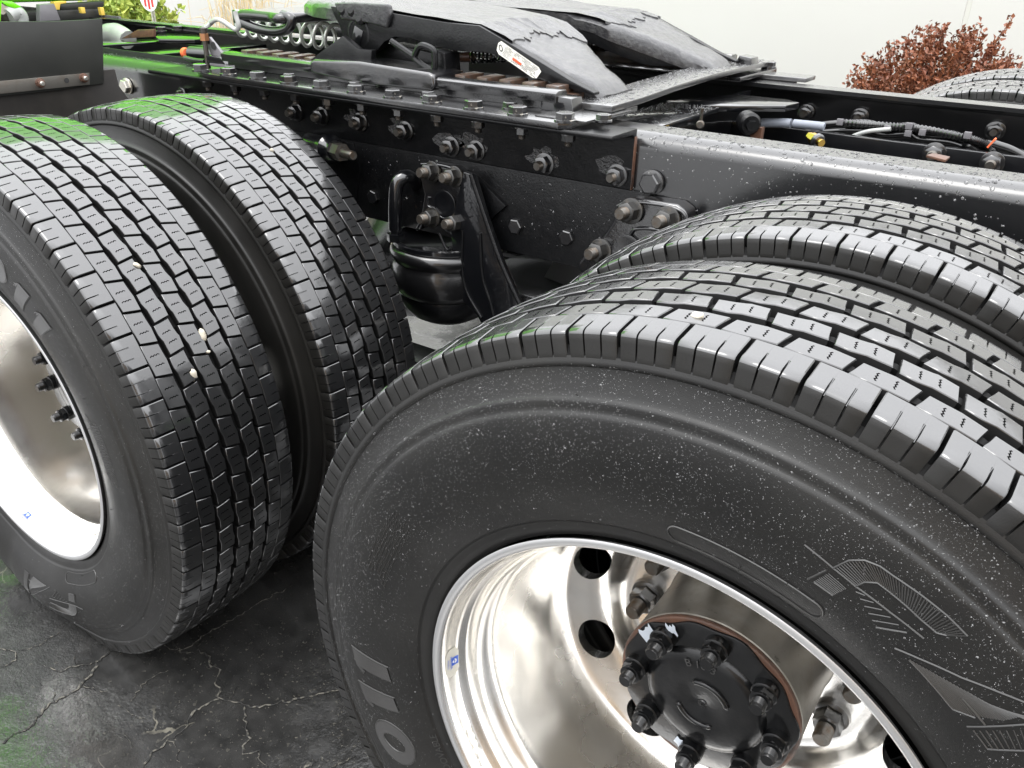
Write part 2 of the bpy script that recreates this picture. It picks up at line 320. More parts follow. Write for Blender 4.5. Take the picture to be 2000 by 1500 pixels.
for s_, wd in CRACKS:
    pts = np.array([U(*map(float, q.split(',')), z=GZ) for q in s_.split()]); P = []
    for a, b in zip(pts[:-1], pts[1:]):
        k = max(2, int(np.linalg.norm(b-a)/.007)); P += [lerp(a, b, i/k)+np.r_[rng.normal(0, .0024, 2), 0] for i in range(k)]
    P.append(pts[-1]); P = np.array(P); T = np.gradient(P, axis=0); T /= np.linalg.norm(T, axis=1)[:, None]; N = np.c_[-T[:, 1], T[:, 0], 0*T[:, 0]]
    wv = wd*.00036*rng.uniform(.35, 1.7, len(P)); wv[0] = wv[-1] = .0002
    off = rng.normal(0, .0008, len(P))[:, None]*N
    mb = MB(); mb.grid(np.stack([P+off-N*wv[:, None]+[0, 0, .0016], P+off+[0, 0, .0024], P+off+N*wv[:, None]+[0, 0, .0016]], 1)); part('crack', mb, 'crack_dust', ground).location = (0, 0, 0)

mb = MB(); mb.grid([[(x, y, GZ+.004) for y in (-2.1, -8, -30, -60)] for x in (-60, -20, -5, 0, 8, 30, 60)], flip=True); yard = part('reflection_yard', mb, 'concrete', smooth=0); yard['kind'] = 'structure'  # unseen paving added behind the camera to feed reflections in rail and rims
bt = thing('reflection_building', 'low tan building with dark windows and pale eave, unseen, added for reflections', 'building', (9, -7, 0))  # unseen building added behind the camera to give the rims tan reflections
mb = MB(); mb.box((0, -.15, 1.8), (16, .3, 3.6)); part('wall', mb, 'tan_wall', bt).location = (0, 0, 0)
mb = MB(); mb.box((0, -.1, 3.7), (16.4, .8, .22)); part('eave', mb, 'wall_white', bt, bevel=.02).location = (0, 0, 0)
for k in range(4): mb = MB(); mb.box((-6+k*4, .02, 1.7), (1.3, .06, 1.2)); part('window', mb, 'plastic_flap', bt, bevel=.01).location = (0, 0, 0)
# white building behind the truck
bw = thing('building', 'long plain white building wall standing behind the truck', 'building', (-4, 6.6, 0))
sx = U(1890, 20, y=6.6)[0]; xs = [sx-3.66*k for k in range(6, -3, -1)]
for a, b in zip(xs[:-1], xs[1:]):
    mb = MB(); mb.box(((a+b)/2+4, .1, 1.7), (b-a-.035, .2, 3.4)); part('wall_panel', mb, 'wall_white', bw, bevel=.004).location = (0, 0, 0)
mb = MB(); mb.box(((xs[0]+xs[-1])/2+4, .088, 1.7), (xs[-1]-xs[0], .16, 3.38)); part('joint_backing', mb, 'wall_seam', bw).location = (0, 0, 0)
mb = MB(); mb.box(((xs[0]+xs[-1])/2+4, .1, 3.46), (xs[-1]-xs[0]+.1, .34, .1)); part('coping', mb, 'wall_white', bw, bevel=.01).location = (0, 0, 0)

def leafy(root, name, mname, tips, n_leaf, size, spread, droop=.2):
    """many small pointed leaves in whorls along twigs ending at tips; also returns the twigs"""
    V = []; F = []; tw = MB()
    for base, tip in tips:
        base = np.array(base); tip = np.array(tip); ctrl = lerp(base, tip, .5)+rng.normal(0, spread, 3)+[0, 0, spread]
        path = smooth_path([base, ctrl, tip], 6); tw.tube(path, np.linspace(.005, .0012, len(path)), 4)
        for k in range(n_leaf):
            t = 1-abs(rng.normal(0, .28)); t = min(max(t, .15), 1); i = t*(len(path)-1); c = lerp(path[int(i)], path[min(int(i)+1, len(path)-1)], i-int(i))+rng.normal(0, spread*.35, 3)
            d = (tip-base)/np.linalg.norm(tip-base)*.6+rng.normal(0, .8, 3); d /= np.linalg.norm(d); s = np.cross(d, rng.normal(0, 1, 3)); s /= np.linalg.norm(s)
            l = size*rng.uniform(.6, 1.4); up = np.cross(s, d); wd = l*rng.uniform(.26, .4)
            q = len(V); V += [c, c+d*l*.5+s*wd+up*l*.08, c+d*l-up*l*droop, c+d*l*.5-s*wd+up*l*.08]; F += [(q, q+1, q+2), (q, q+2, q+3)]
    me = bpy.data.meshes.new(name); me.from_pydata([tuple(map(float, p)) for p in V], [], F); me.materials.append(MT[mname])
    return link(name, me, root), part('branches', tw, 'twig', root)
# red-leaved shrub
SH = U(1835, 165, y=4.6); rb = np.array([SH[0], 4.6, 0])
rs = thing('red_shrub', 'red-leaved bushy shrub growing in front of the white wall', 'shrub', tuple(rb))
tips = []
for i in range(330):
    a = rng.uniform(0, 2*math.pi); q = math.sqrt(rng.uniform(0, 1)); px = math.cos(a)*q; py = math.sin(a)*q
    top = 0.93*(1-.36*q**3)+rng.normal(0, .045)
    zt = top if rng.uniform() < .45 else rng.uniform(.3, .95)*top
    tips.append(((px*.08, py*.08, .02), (px*.50, py*.38, zt)))
tips += [((-.1, 0, .1), tuple(np.array(U(1668, 135, y=4.55))-[rb[0], rb[1], -ZA])), ((-.1, 0, .1), tuple(np.array(U(1705, 105, y=4.6))-[rb[0], rb[1], -ZA]))]
leafy(rs, 'crown', 'leaf_red', tips, 74, .025, .034)
# yellow-green bush further along
yb = U(255, 25, y=5.2); ys = thing('yellow_bush', 'yellow-green feathery bush growing near the green cab', 'bush', (yb[0], 5.2, 0)); tips = []
for i in range(120):
    a = rng.uniform(0, 2*math.pi); q = math.sqrt(rng.uniform(0, 1)); tips.append(((math.cos(a)*q*.1, math.sin(a)*q*.1, .02), (math.cos(a)*q*.62, math.sin(a)*q*.5, (.95-.3*q*q)*rng.uniform(.55, 1))))
leafy(ys, 'crown', 'leaf_yellow', tips, 22, .07, .05)
# dry ornamental grass
gb = U(470, 30, y=4.7); gs = thing('dry_grass', 'clump of dry straw-coloured ornamental grass by the white wall', 'grass', (gb[0], 4.7, 0)); mb = MB()
for i in range(150):
    b = np.r_[rng.normal(0, .22), rng.normal(0, .12), 0]; h = rng.uniform(.7, 1.35); l = rng.normal(0, .14, 2)
    p = smooth_path([b, b+[l[0]*.2, l[1]*.2, h*.5], b+[l[0]*.7, l[1]*.7, h*.9], b+[l[0]*1.6, l[1]*1.5, h*rng.uniform(.85, 1.02)]], 4); mb.tube(p, np.linspace(.004, .0015, len(p)), 4)
part('blades', mb, 'straw', gs).location = (0, 0, 0)
# round striped sign
sg = U(291, 1, y=4.9); rs2 = thing('round_sign', 'round sign with red and white stripes beside the yellow-green bush', 'sign', (sg[0], 4.9, 0)); sr = .15; zc = sg[2]+ZA+.05
mb = MB(); mb.lathe([(0, sr), (.006, sr)], (0, 0, zc), (0, -1, 0), 40); part('disc', mb, 'white_paint', rs2).location = (0, 0, 0)
for k in range(-2, 3):
    x0, x1 = k*.058-.015, k*.058+.015; h = math.sqrt(max(.0001, (sr*.86)**2-max(abs(x0), abs(x1))**2)); mb = MB(); mb.box(((x0+x1)/2, -.008, zc), (x1-x0, .003, 2*h)); part('stripe', mb, 'red_paint', rs2).location = (0, 0, 0)
mb = MB(); mb.tube([(0, .02, 0), (0, .02, zc)], .02, 10); part('post', mb, 'zinc', rs2).location = (0, 0, 0)

# ================================================================ TRUCK
TR = thing('truck', 'black wet truck chassis with dual rear tyres, fifth wheel and lime green cab', 'truck', (0, 0, ZA))
YC = 1.20                                   # truck centre line
XB = -1.3148                                # forward drive axle; rear one at x = 0
TY = [.118, .455]                           # outer / inner tyre centre
drops = Drops()
# ---------------------------------------------------------------- bolts (shared meshes, axis +Z, base at z=0)
def hexp(mb, z0, z1, r, mi=0, ch=.0015): mb.lathe([(z0, r), (z1-ch, r), (z1, r*.86)], (0, 0, 0), (0, 0, 1), 6, mi)
def thread(mb, z0, z1, r, mi, pitch=.0018):
    prof = []; z = z0
    while z < z1-.004: prof += [(z, r), (z+pitch*.5, r*.93)]; z += pitch
    prof += [(z1-.003, r), (z1-.001, r*.88), (z1, r*.8)]; mb.lathe(prof, (0, 0, 0), (0, 0, 1), 16, mi)
mb = MB(); mb.lathe([(0, .019), (.004, .019), (.0045, .018)], (0, 0, 0), (0, 0, 1), 28, 0); hexp(mb, .004, .019, .0155, 0); thread(mb, .018, .030, .0085, 1)
FB = mb.mesh('frame_bolt', ['bolt_dark', 'stud_steel'], smooth=40)
FC = FB.copy(); FC.materials[0] = MT['rust']; FC.materials[1] = MT['zinc']
mb = MB(); mb.lathe([(0, .019), (.004, .019), (.0045, .018)], (0, 0, 0), (0, 0, 1), 28, 0); hexp(mb, .004, .016, .0165, 0)
HB = mb.mesh('hex_bolt', ['bolt_dark'], smooth=30)
mb = MB(); mb.lathe([(0, .018), (.003, .018), (.0035, .017)], (0, 0, 0), (0, 0, 1), 28, 0); hexp(mb, .003, .014, .0155, 0)
HZ = mb.mesh('zinc_bolt', ['zinc'], smooth=30)
HC = HB.copy(); HC.materials[0] = MT['bolt_chipped']
mb = MB(); mb.lathe([(0, .021), (.0045, .021), (.005, .019)], (0, 0, 0), (0, 0, 1), 28, 0); hexp(mb, .005, .024, .0165, 0); thread(mb, .023, .041, .0105, 1)
BB = mb.mesh('bracket_bolt', ['nut_steel', 'stud_steel'], smooth=40)
def bolt(me, p, ax, parent, name='bolt', s=1.):
    o = link(name, me, parent, tuple(p), ax_rot(ax)); o.rotation_euler.rotate_axis('Z', random.uniform(0, 1)); o.scale = (s, s, s); return o

# ---------------------------------------------------------------- tyres
R0 = .515; NP = 62; PIT_A = 2*math.pi/NP
def RT(t): return R0-.0062*(t/.113)**2
# half profile of the carcass (t outward, r)
side = [(.1150, .494), (.1188, .4855), (.1207, .4812), (.1216, .4790), (.1212, .4768), (.1196, .4752), (.1206, .470), (.1236, .462), (.1262, .4555), (.1282, .4515),
        (.1296, .4500), (.1316, .4488), (.1322, .4465), (.1326, .4425), (.1330, .4395), (.1342, .4378), (.1362, .4362), (.1370, .4335), (.1382, .427), (.1392, .417), (.1395, .405),
        (.1388, .390), (.1370, .374), (.1338, .357), (.1294, .342), (.1246, .329), (.1212, .3205), (.1204, .3185), (.1190, .3178), (.1180, .3150), (.1176, .3110), (.1166, .3075), (.1150, .3035), (.1120, .2990), (.106, .296)]
sp_r = np.array([p[1] for p in side])[::-1]; sp_t = np.array([p[0] for p in side])[::-1]
def side_t(r): return np.interp(r, sp_r, sp_t)
def flatten(V):
    """squash an unloaded tyre (centred on its axle, axis y) onto the ground"""
    V = np.asarray(V, float).copy(); r = np.hypot(V[..., 0], V[..., 2]); s = -V[..., 2]/np.maximum(r, 1e-9)
    lim = np.where(s > .3, (ZA+.001)/np.maximum(s, .3), 9.); sh = np.maximum(0, R0-lim); w_ = np.clip((r-.30)/(R0-.30), 0, 1)
    k = np.where(r > 0, (r-sh*w_**1.2)/np.maximum(r, 1e-9), 1); V[..., 0] *= k; V[..., 2] *= k
    V[..., 1] += np.sign(V[..., 1])*sh*.55*np.sin(np.pi*np.clip((r-.30)/(R0-.30), 0, 1))*(np.abs(V[..., 1]) > .06); return V
def polar(th, r, t): return np.array([r*math.cos(th), t, r*math.sin(th)])
def make_carcass(dep):
    prof = [(-t, r) for t, r in side[::-1]]+[(t, RT(t)-dep) for t in np.linspace(-.113, .113, 13)]+side
    ths = np.arange(186)*2*math.pi/186; mb = MB(); mb.grid(flatten(np.array([[polar(th, r, t) for t, r in prof] for th in ths])), closed_u=True); ns = len(side)
    mb.m = [1 if ns-2 <= (i % (len(prof)-1)) <= ns+12 else 0 for i in range(len(mb.f))]; return mb.mesh('tyre', ['sidewall', 'groove'], smooth=50)
CARC = {XB: make_carcass(.0115), 0: make_carcass(.0165)}

def make_mesh(name, V, F, UV, mname, mi):
    me = bpy.data.meshes.new(name); me.from_pydata(np.asarray(V).tolist(), [], F); me.materials.append(MT[mname])
    me.materials.append(MT['sidewall']); me.materials.append(MT['groove']); me.polygons.foreach_set('material_index', mi)
    ul = me.uv_layers.new(name='UVMap'); lv = np.zeros(len(me.loops), int); me.loops.foreach_get('vertex_index', lv)
    ul.data.foreach_set('uv', np.asarray(UV, float)[lv].ravel()); me.polygons.foreach_set('use_smooth', [True]*len(F))
    bm = bmesh.new(); bm.from_mesh(me); bmesh.ops.recalc_face_normals(bm, faces=bm.faces)
    for e in bm.edges: e.smooth = len(e.link_faces) != 2 or e.calc_face_angle(0) < R(38)
    bm.to_mesh(me); bm.free(); return me
CH = .0008; DEP = .0118
def block_template(lo, hi, k, d, A, tie, DEP):
    """a tread block: lo/hi edges in t, end shear k, half-length offset d (the zigzag)"""
    S_ = [(-A, 0), (-A, 1), (-A+CH, 2), (-.004, 2), (.0005, 2), (.008, 2), (A-CH, 2), (A, 1), (A, 0)]; V = []; UV = []
    for s, lev in S_:
        off = d if s < -.002 else (-d if s > .004 else 0); bow = .0009*(1-(s/A)**2)
        a_, b_ = lo+off-bow, hi+off+bow; mid = (lo+hi)/2
        row = [(a_-.0006, 0), (a_, 1), (a_+CH, 2), (mid, 2), (b_-CH, 2), (b_, 1), (b_+.0006, 0)]
        for t, lv in row:
            l = min(lev, lv); r = RT(t)-(DEP if l == 0 else (.0010 if l == 1 else 0)); ss = s+k*(t-mid)*(abs(s)/A); V.append((r*math.cos(ss/R0), t, r*math.sin(ss/R0)))
            UV.append(((s+A)/(2*A), (t-a_)/(b_-a_)) if l == 2 else (0, 0))
    F = [(i*7+j, (i+1)*7+j, (i+1)*7+j+1, i*7+j+1) for i in range(8) for j in range(6)]
    if tie:                                     # the shallow tie bar to the next block
        n_ = len(V); g = PIT_A*R0-2*A; w2 = (hi-lo)*.20; mid = (lo+hi)/2+.002
        for s, h in ((A-.001, DEP), (A-.001, .0050), (A+g*.5, .0044), (A+g+.001, .0050), (A+g+.001, DEP)):
            for t in (mid-w2, mid+w2): r = RT(t)-h; V.append((r*math.cos(s/R0), t, r*math.sin(s/R0))); UV.append((0, 0))
        F += [(n_+2*i, n_+2*i+2, n_+2*i+3, n_+2*i+1) for i in range(4)]+[(n_+2, n_+4, n_+8, n_), (n_+4, n_+6, n_+8), (n_+3, n_+9, n_+5, n_+1), (n_+5, n_+9, n_+7)]
    return np.array(V), F, UV
def lug_template(sgn):
    """a shoulder lug on the side t*sgn > 0: flat top, rounded shoulder, ribbed side, two narrow cuts"""
    P = [(.0822, RT(.082)-DEP), (.0828, RT(.0828)-.001), (.0836, RT(.0836)), (.0975, RT(.0975)-.0003), (.1045, RT(.1045)-.0005), (.1110, RT(.1110)-.0006), (.1145, RT(.1145)-.0016), (.1164, .5045), (.1174, .4990), (.1188, .4885), (.1198, .4822), (.1180, .4765)]
    AL = .0243; S_ = [(-AL-.0002, 0), (-AL, 1), (-AL+.001, 2)]
    for c in (-.0090, .0085): S_ += [(c-.0009, 2), (c-.0003, 3), (c+.0003, 3), (c+.0009, 2)]
    S_ += [(AL-.001, 2), (AL, 1), (AL+.0002, 0)]; V = []; UV = []
    for s, lev in S_:
        for j, (t, r) in enumerate(P):
            tt, rr = t, r
            if lev == 0: 
                if j > 0: rr = min(r, max(r-DEP, .4765)); tt = t-(.007 if j > 6 else 0)
            elif lev == 1 and 0 < j < 11: rr = r-.0008; tt = t-(.0006 if j > 6 else 0)
            elif lev == 3 and 4 <= j < 11: rr = r-(.005 if j < 8 else .002); tt = t-(.0045 if j > 6 else 0)
            V.append((rr*math.cos(s/R0), tt*sgn, rr*math.sin(s/R0))); UV.append((0, 0))
    n_ = len(P); F = [(i*n_+j, (i+1)*n_+j, (i+1)*n_+j+1, i*n_+j+1) for i in range(len(S_)-1) for j in range(n_-1)]; return np.array(V), F, UV
ROWS = [(-.0813, -.0550, -.20, .0006, 0.), (-.0478, -.0218, .16, .0016, .50), (-.0128, .0128, -.22, .0016, .18), (.0218, .0478, .16, .0016, .62), (.0550, .0813, -.20, .0006, .30)]
ROWS_R = [(-.0813, -.0580, -.20, .0006, 0.), (-.0465, -.0232, .16, .0018, .50), (-.01165, .01165, -.22, .0018, .18), (.0232, .0465, .16, .0018, .62), (.0580, .0813, -.20, .0006, .30)]
TPL = {XB: [block_template(*r[:4], .0245, False, .0118) for r in ROWS], 0: [block_template(*r[:4], .0234, True, .0168) for r in ROWS_R]}; LUG = {-1: lug_template(-1), 1: lug_template(1)}
BMI = [2 if (i in (0, 7) or j in (0, 5)) else 0 for i in range(8) for j in range(6)]
LMI = [1 if f[0] % 12 >= 7 else (2 if f[0]//12 in (0, 13) or f[0] % 12 == 0 else 0) for f in LUG[1][1]]
def bmi(F): return BMI+[2]*(len(F)-48)
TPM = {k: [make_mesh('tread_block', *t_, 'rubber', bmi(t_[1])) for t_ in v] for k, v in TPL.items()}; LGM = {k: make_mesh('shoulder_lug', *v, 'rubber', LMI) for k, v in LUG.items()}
PHL = {-1: .45, 1: .8}
def rotate(V, th):
    c, s = math.cos(th), math.sin(th); return np.stack([V[:, 0]*c-V[:, 2]*s, V[:, 1], V[:, 0]*s+V[:, 2]*c], 1)
TYRES = []
def add_tyre(x, y, ph, near=True):
    o = link('tyre', CARC[x], TR, (x, y, 0)); TYRES.append((o, x, y, ph, near)); return o
for ax in (0, XB):
    for yy, nr in ((TY[0], True), (TY[1], True), (2*YC-TY[1], False), (2*YC-TY[0], False)):
        add_tyre(ax, yy, {(0, .118): R(1.1), (0, .455): R(3.0), (XB, .118): R(1.1-142.5), (XB, .455): R(2.1)}.get((ax, yy), R(rng.uniform(0, 5))), nr)
cand = {'b': [], 'l': []}
def score(x, y, th, t):
    P = np.array([x+R0*math.cos(th), y+t, R0*math.sin(th)]); d = P-CAM; ds = np.linalg.norm(d); c = -(d@np.array([math.cos(th), 0, math.sin(th)]))/ds
    z = d@_f; u, v = 1000+FPX*(d@_r)/z, 750-FPX*(d@_u)/z
    if not (-40 < u < 2040 and -40 < v < 1540) or c < .03: return 0
    return c/ds**2
for ti, (o, x, y, ph, near) in enumerate(TYRES):
    for ri, (lo, hi, k, d, p0) in enumerate(ROWS):
        for j in range(NP): th = ph+(j+p0)*PIT_A; cand['b'].append((score(x, y, th, (lo+hi)/2) if near else 0, ti, ri, th))
    for sg_ in (-1, 1):
        for j in range(NP): th = ph+(j+PHL[sg_])*PIT_A; cand['l'].append((score(x, y, th, sg_*.1) if near else 0, ti, sg_, th))
def lowdown(th): return math.sin(th) < -.90
single = {}
for kind in 'bl':
    cs = sorted((c for c in cand[kind] if c[0] > 0 and not lowdown(c[3])), reverse=True)[:296]; single[kind] = set(c[1:] for c in cs)
for ti, (o, x, y, ph, near) in enumerate(TYRES):
    VV = []; FF = []; UVV = []; MI = []; n0 = 0
    for kind in 'bl':
        for sc, ti2, ri, th in cand[kind]:
            if ti2 != ti: continue
            if (ti, ri, th) in single[kind]:
                link('tread_block' if kind == 'b' else 'shoulder_lug', TPM[x][ri] if kind == 'b' else LGM[ri], o, None, (0, -th, 0))
            else:
                V, F, UV = TPL[x][ri] if kind == 'b' else LUG[ri]; VV.append(flatten(rotate(V, th))); FF += [tuple(i+n0 for i in f) for f in F]; UVV += UV; n0 += len(V); MI += LMI if kind == 'l' else bmi(F)
    t_ = link('tread', make_mesh('tread', np.vstack(VV), FF, UVV, 'rubber', MI), o); t_['kind'] = 'stuff'

# --- sidewall lettering (raised), in tyre polar coordinates of the rear outer tyre
def side_pt(th, r, up=0., sgn=-1):
    t = side_t(r); dt = (side_t(r+.002)-side_t(r-.002))/.004; nr = np.array([-dt, 1.]); nr /= np.linalg.norm(nr)       # (dr, dt)
    return polar(th, r+nr[0]*up, sgn*(t+nr[1]*up))
def strip(mb, A_, B_, n=14, m=5, up=.0011):
    """raised patch between two polylines given as (theta_deg, r)"""
    def rs(L): L = np.asarray(L, float); s = np.r_[0, np.cumsum(np.hypot(np.radians(np.diff(L[:, 0]))*.39, np.diff(L[:, 1])))]; q = np.linspace(0, s[-1], n); return np.c_[np.interp(q, s, L[:, 0]), np.interp(q, s, L[:, 1])]
    a, b = rs(A_), rs(B_); P = []
    for i in range(n):
        row = [side_pt(R(a[i, 0]), a[i, 1], -.0006)]
        for j in range(m): q = lerp(a[i], b[i], j/(m-1)); row.append(side_pt(R(q[0]), q[1], up))
        row.append(side_pt(R(b[i, 0]), b[i, 1], -.0006)); P.append(row)
    P = np.array(P); mb.grid(P)
def line(mb, L, rad=.0009):
    L = np.asarray(L, float); P = []
    for a, b in zip(L[:-1], L[1:]):
        k = max(2, int(math.hypot(R(b[0]-a[0])*.39, b[1]-a[1])/.004)); P += [side_pt(R(q[0]), q[1], .0003) for q in (lerp(a, b, i/k) for i in range(k))]
    P.append(side_pt(R(L[-1][0]), L[-1][1], .0003)); mb.tube(P, rad, 5)
def px(s_, y=-.02):
    o = []
    for q in s_.split():
        X = U(*map(float, q.split(',')), y=y); o.append((math.degrees(math.atan2(X[2], X[0])) % 360, math.hypot(X[0], X[2])))
    return o
def unwrap(L): return [(a-360 if a > 300 else a, r) for a, r in L]
fill = MB(); edge = MB()
# digits 0 1 1
for th0 in (184.6, 192.6):
    strip(fill, [(th0-1.3, .4155), (th0+.4, .361)], [(th0+2.6, .412), (th0+4.1, .358)], 12, 4); strip(fill, [(th0+2.6, .412), (th0+3.0, .402)], [(th0+4.0, .4025), (th0+3.3, .398)], 4, 3)
    line(edge, [(th0-1.5, .4165), (th0+.3, .359)])
c0 = (204.6, .386); q = np.linspace(0, 2*math.pi, 40)
def el(a, b): return [(c0[0]+a*math.cos(k)+2.0*math.sin(k)*-.45, c0[1]+b*math.sin(k)) for k in q]
strip(fill, el(5.0, .0285), el(2.2, .0165), 40, 4); line(edge, el(5.15, .0292)); line(edge, el(2.1, .0158))
# stylised italic letters with hatched strokes
def hatch(A_, B_, n=26):
    def rs(L): L = np.asarray(L, float); s = np.r_[0, np.cumsum(np.hypot(np.radians(np.diff(L[:, 0]))*.39, np.diff(L[:, 1])))]; k = np.linspace(0, s[-1], n); return np.c_[np.interp(k, s, L[:, 0]), np.interp(k, s, L[:, 1])]
    for a, b in zip(rs(A_), rs(B_)): line(edge, [tuple(a), tuple(b)], .00055)
outer1 = px("1628,1108 1660,1092 1690,1092 1720,1104 1745,1122 1800,1160 1850,1200 1890,1240"); inner1 = px("1672,1144 1690,1135 1715,1136 1740,1155 1770,1180 1800,1208 1830,1233 1850,1238")
hatch(outer1, inner1, 44); line(edge, outer1); line(edge, inner1); line(edge, px("1572,1062 1628,1108 1672,1144 1740,1195 1805,1245")); line(edge, px("1575,1135 1615,1113")); line(edge, px("1588,1140 1625,1166"))
hatch(px("1588,1138 1618,1120"), px("1625,1166 1652,1150"), 9)
for k in range(5): line(edge, [tuple(lerp(px("1672,1155")[0], px("1710,1228")[0], k/5)), tuple(lerp(px("1690,1162")[0], px("1772,1235")[0], k/5))], .0006)
line(edge, px("1710,1228 1772,1235"))
a1 = px("1775,1292 1860,1335 1930,1372 2000,1400 2060,1425"); a2 = px("1862,1390 1890,1398 1960,1405 2000,1395 2060,1440"); hatch(a1, a2, 40); line(edge, px("1746,1270 1880,1322 2000,1368 2070,1402")); line(edge, px("1775,1292 1860,1390 1905,1403")); line(edge, px("1880,1365 1924,1416"))
a1 = px("1900,1430 2000,1422 2080,1415"); a2 = px("1928,1466 2000,1464 2080,1460"); hatch(a1, a2, 14); line(edge, px("1888,1424 2000,1412 2080,1405")); line(edge, px("1928,1467 2000,1464 2080,1461"))
# stadium-shaped label frame near the bead
stad = []
for k in np.linspace(-90, 90, 9): stad.append((91+1.6*math.cos(R(k)), .334+.0105*math.sin(R(k))))
top_ = [(t_, .3445) for t_ in np.linspace(91, 71, 14)]; bot = [(t_, .3235) for t_ in np.linspace(71, 91, 14)]
line(edge, stad+top_+[(70-1.0*math.cos(R(k))*1.6, .334+.0105*math.sin(R(k))) for k in np.linspace(90, -90, 9)]+bot, .0008)
# block of very small moulded lettering: only its broken lines can be made out
for k in range(8):
    r = .398-k*.0042; th = 144.5+rng.uniform(0, 4)
    while th < 165.5-rng.uniform(0, 5):
        l = rng.uniform(.25, .6); line(edge, [(th, r+.0011), (th+l, r-.0008)], .00055); th += l+rng.uniform(.15, .35)
def text_polar(mb, s_, size, r0, th0, up=.0009):
    V, F = text_mesh(s_, size); P = [side_pt(R(th0)-v[0]/r0, r0+v[1], up) for v in V]; mb.add(P, F)
text_polar(edge, 'REGROOVABLE', .0125, .3185, 218, .0012)
# seam rings and vent nubs
for r_ in (.3192, .4765): pass
for k in range(26):
    th = rng.uniform(60, 230); r = rng.choice([.452, .437, .40, .35, .345, .327]); P = side_pt(R(th), r, 0); Q = side_pt(R(th), r, .004); edge.tube([P, Q], .0005, 4)
def seat_letters(mb0, ph):
    o_ = MB(); o_.v = [tuple(p) for p in flatten(rotate(np.array(mb0.v), ph))]; o_.f = mb0.f; o_.m = mb0.m; return o_
for (o, x, y, ph, near) in TYRES:
    if y == TY[0]:
        d = R(0) if x == 0 else R(-142.5)
        part('raised_numerals', seat_letters(fill, d), 'letters', o, smooth=40); part('raised_lettering', seat_letters(edge, d), 'sidewall_edge', o, smooth=60)['kind'] = 'stuff'

# ---------------------------------------------------------------- wheels
def wheel_profile():
    return [(.012, .2905), (.0035, .2965), (0, .2975), (-.0008, .2955), (-.0005, .2905), (.0015, .2875), (.006, .2852), (.014, .2835), (.024, .2815), (.030, .2790), (.033, .2745), (.037, .2720), (.048, .2700),
            (.056, .2680), (.062, .2630), (.067, .2585), (.074, .2565), (.085, .2560), (.120, .2545), (.150, .2535), (.172, .2530), (.190, .2525), (.204, .2510), (.216, .2475), (.2235, .2430), (.2270, .2385)]
disc_p = [(.2270, .2385), (.2290, .2345), (.2330, .2255), (.2380, .2130), (.2440, .2010), (.2500, .1935), (.2580, .1880), (.2690, .1830), (.2770, .1780), (.2815, .1700), (.2830, .1600), (.2835, .1400), (.2835, .1130)]
def make_wheel():
    mb = MB(); N = 160; th = np.arange(N)*2*math.pi/N; off = R(169-18)
    pr = wheel_profile(); mb.grid([[polar(t+off, r, y) for t in th] for y, r in pr], closed_v=True); mb.m = [1 if (i//N) < 5 else 0 for i in range(len(mb.f))]
    dp = np.array(disc_p); sl_ = np.r_[0, np.cumsum(np.hypot(*np.diff(dp, axis=0).T))]
    def P(t, s): return polar(t, np.interp(s, sl_, dp[:, 1]), np.interp(s, sl_, dp[:, 0]))
    s0, s1 = 0, .0560; sc = .0275; HR = .0270      # the ring of hand holes
    for k in range(10):
        tc = off+R(18+36*k); per = []
        for a in range(16): per.append((-18+36*a/16, s0))
        for a in range(6): per.append((18, s0+(s1-s0)*a/6))
        for a in range(16): per.append((18-36*a/16, s1))
        for a in range(6): per.append((-18, s1-(s1-s0)*a/6))
        hole = []
        for a, s in per:
            dx = R(a)*.228; dy = s-sc; l = math.hypot(dx, dy); hole.append((dx/l*HR*1.24/.226, sc+dy/l*HR*.96))
        rows = []
        for q_ in (0, .35, .65, .85, .95, 1):
            rows.append([P(tc+R(a)*(1-q_)+ha*q_, s*(1-q_)+hs_*q_) for (a, s), (ha, hs_) in zip(per, hole)])
        inn = [P(tc+ha, hs_) for ha, hs_ in hole]; rows.append([p+[0, .002, 0]+.0 for p in inn]); rows.append([p*[1.0, 1, 1.0]+[0, .015, 0] for p in inn])
        mb.grid(rows, closed_v=True)
    ss = np.r_[s1, sl_[sl_ > s1+.001]]; mb.grid([[P(t+off, s) for t in th] for s in ss], closed_v=True)
    mb.grid([[polar(t, r, y) for t in th] for y, r in [(.2835, .113), (.2866, .113), (.2866, .165), (.278, .186)]], closed_v=True)
    mb.grid([[polar(t, r, y) for t in th] for y, r in [(.238, .254), (.236, .258), (.16, .262), (.08, .268), (.04, .285), (.012, .2905)]], closed_v=True)
    return mb.mesh('wheel', ['aluminium', 'aluminium_lip'], smooth=40, weld=.0002)
WH = make_wheel()
mb = MB(); mb.lathe([(0, .0225), (.005, .0225), (.007, .0200)], (0, 0, 0), (0, 0, 1), 28, 0); hexp(mb, .006, .028, .0185, 0, .002); thread(mb, .027, .050, .0112, 1)
LN = mb.mesh('lug_nut', ['nut_steel', 'stud_steel'], smooth=40)
mb = MB(); mb.lathe([(0, .0150), (.010, .0150), (.011, .0135)], (0, 0, 0), (0, 0, 1), 20, 0); hexp(mb, .009, .020, .0135, 0, .001); mb.lathe([(.020, .0125), (.0225, .0125), (.023, .011)], (0, 0, 0), (0, 0, 1), 20, 0); thread(mb, .022, .036, .0088, 0, .0016)
ST = mb.mesh('stud', ['hub_black'], smooth=40)
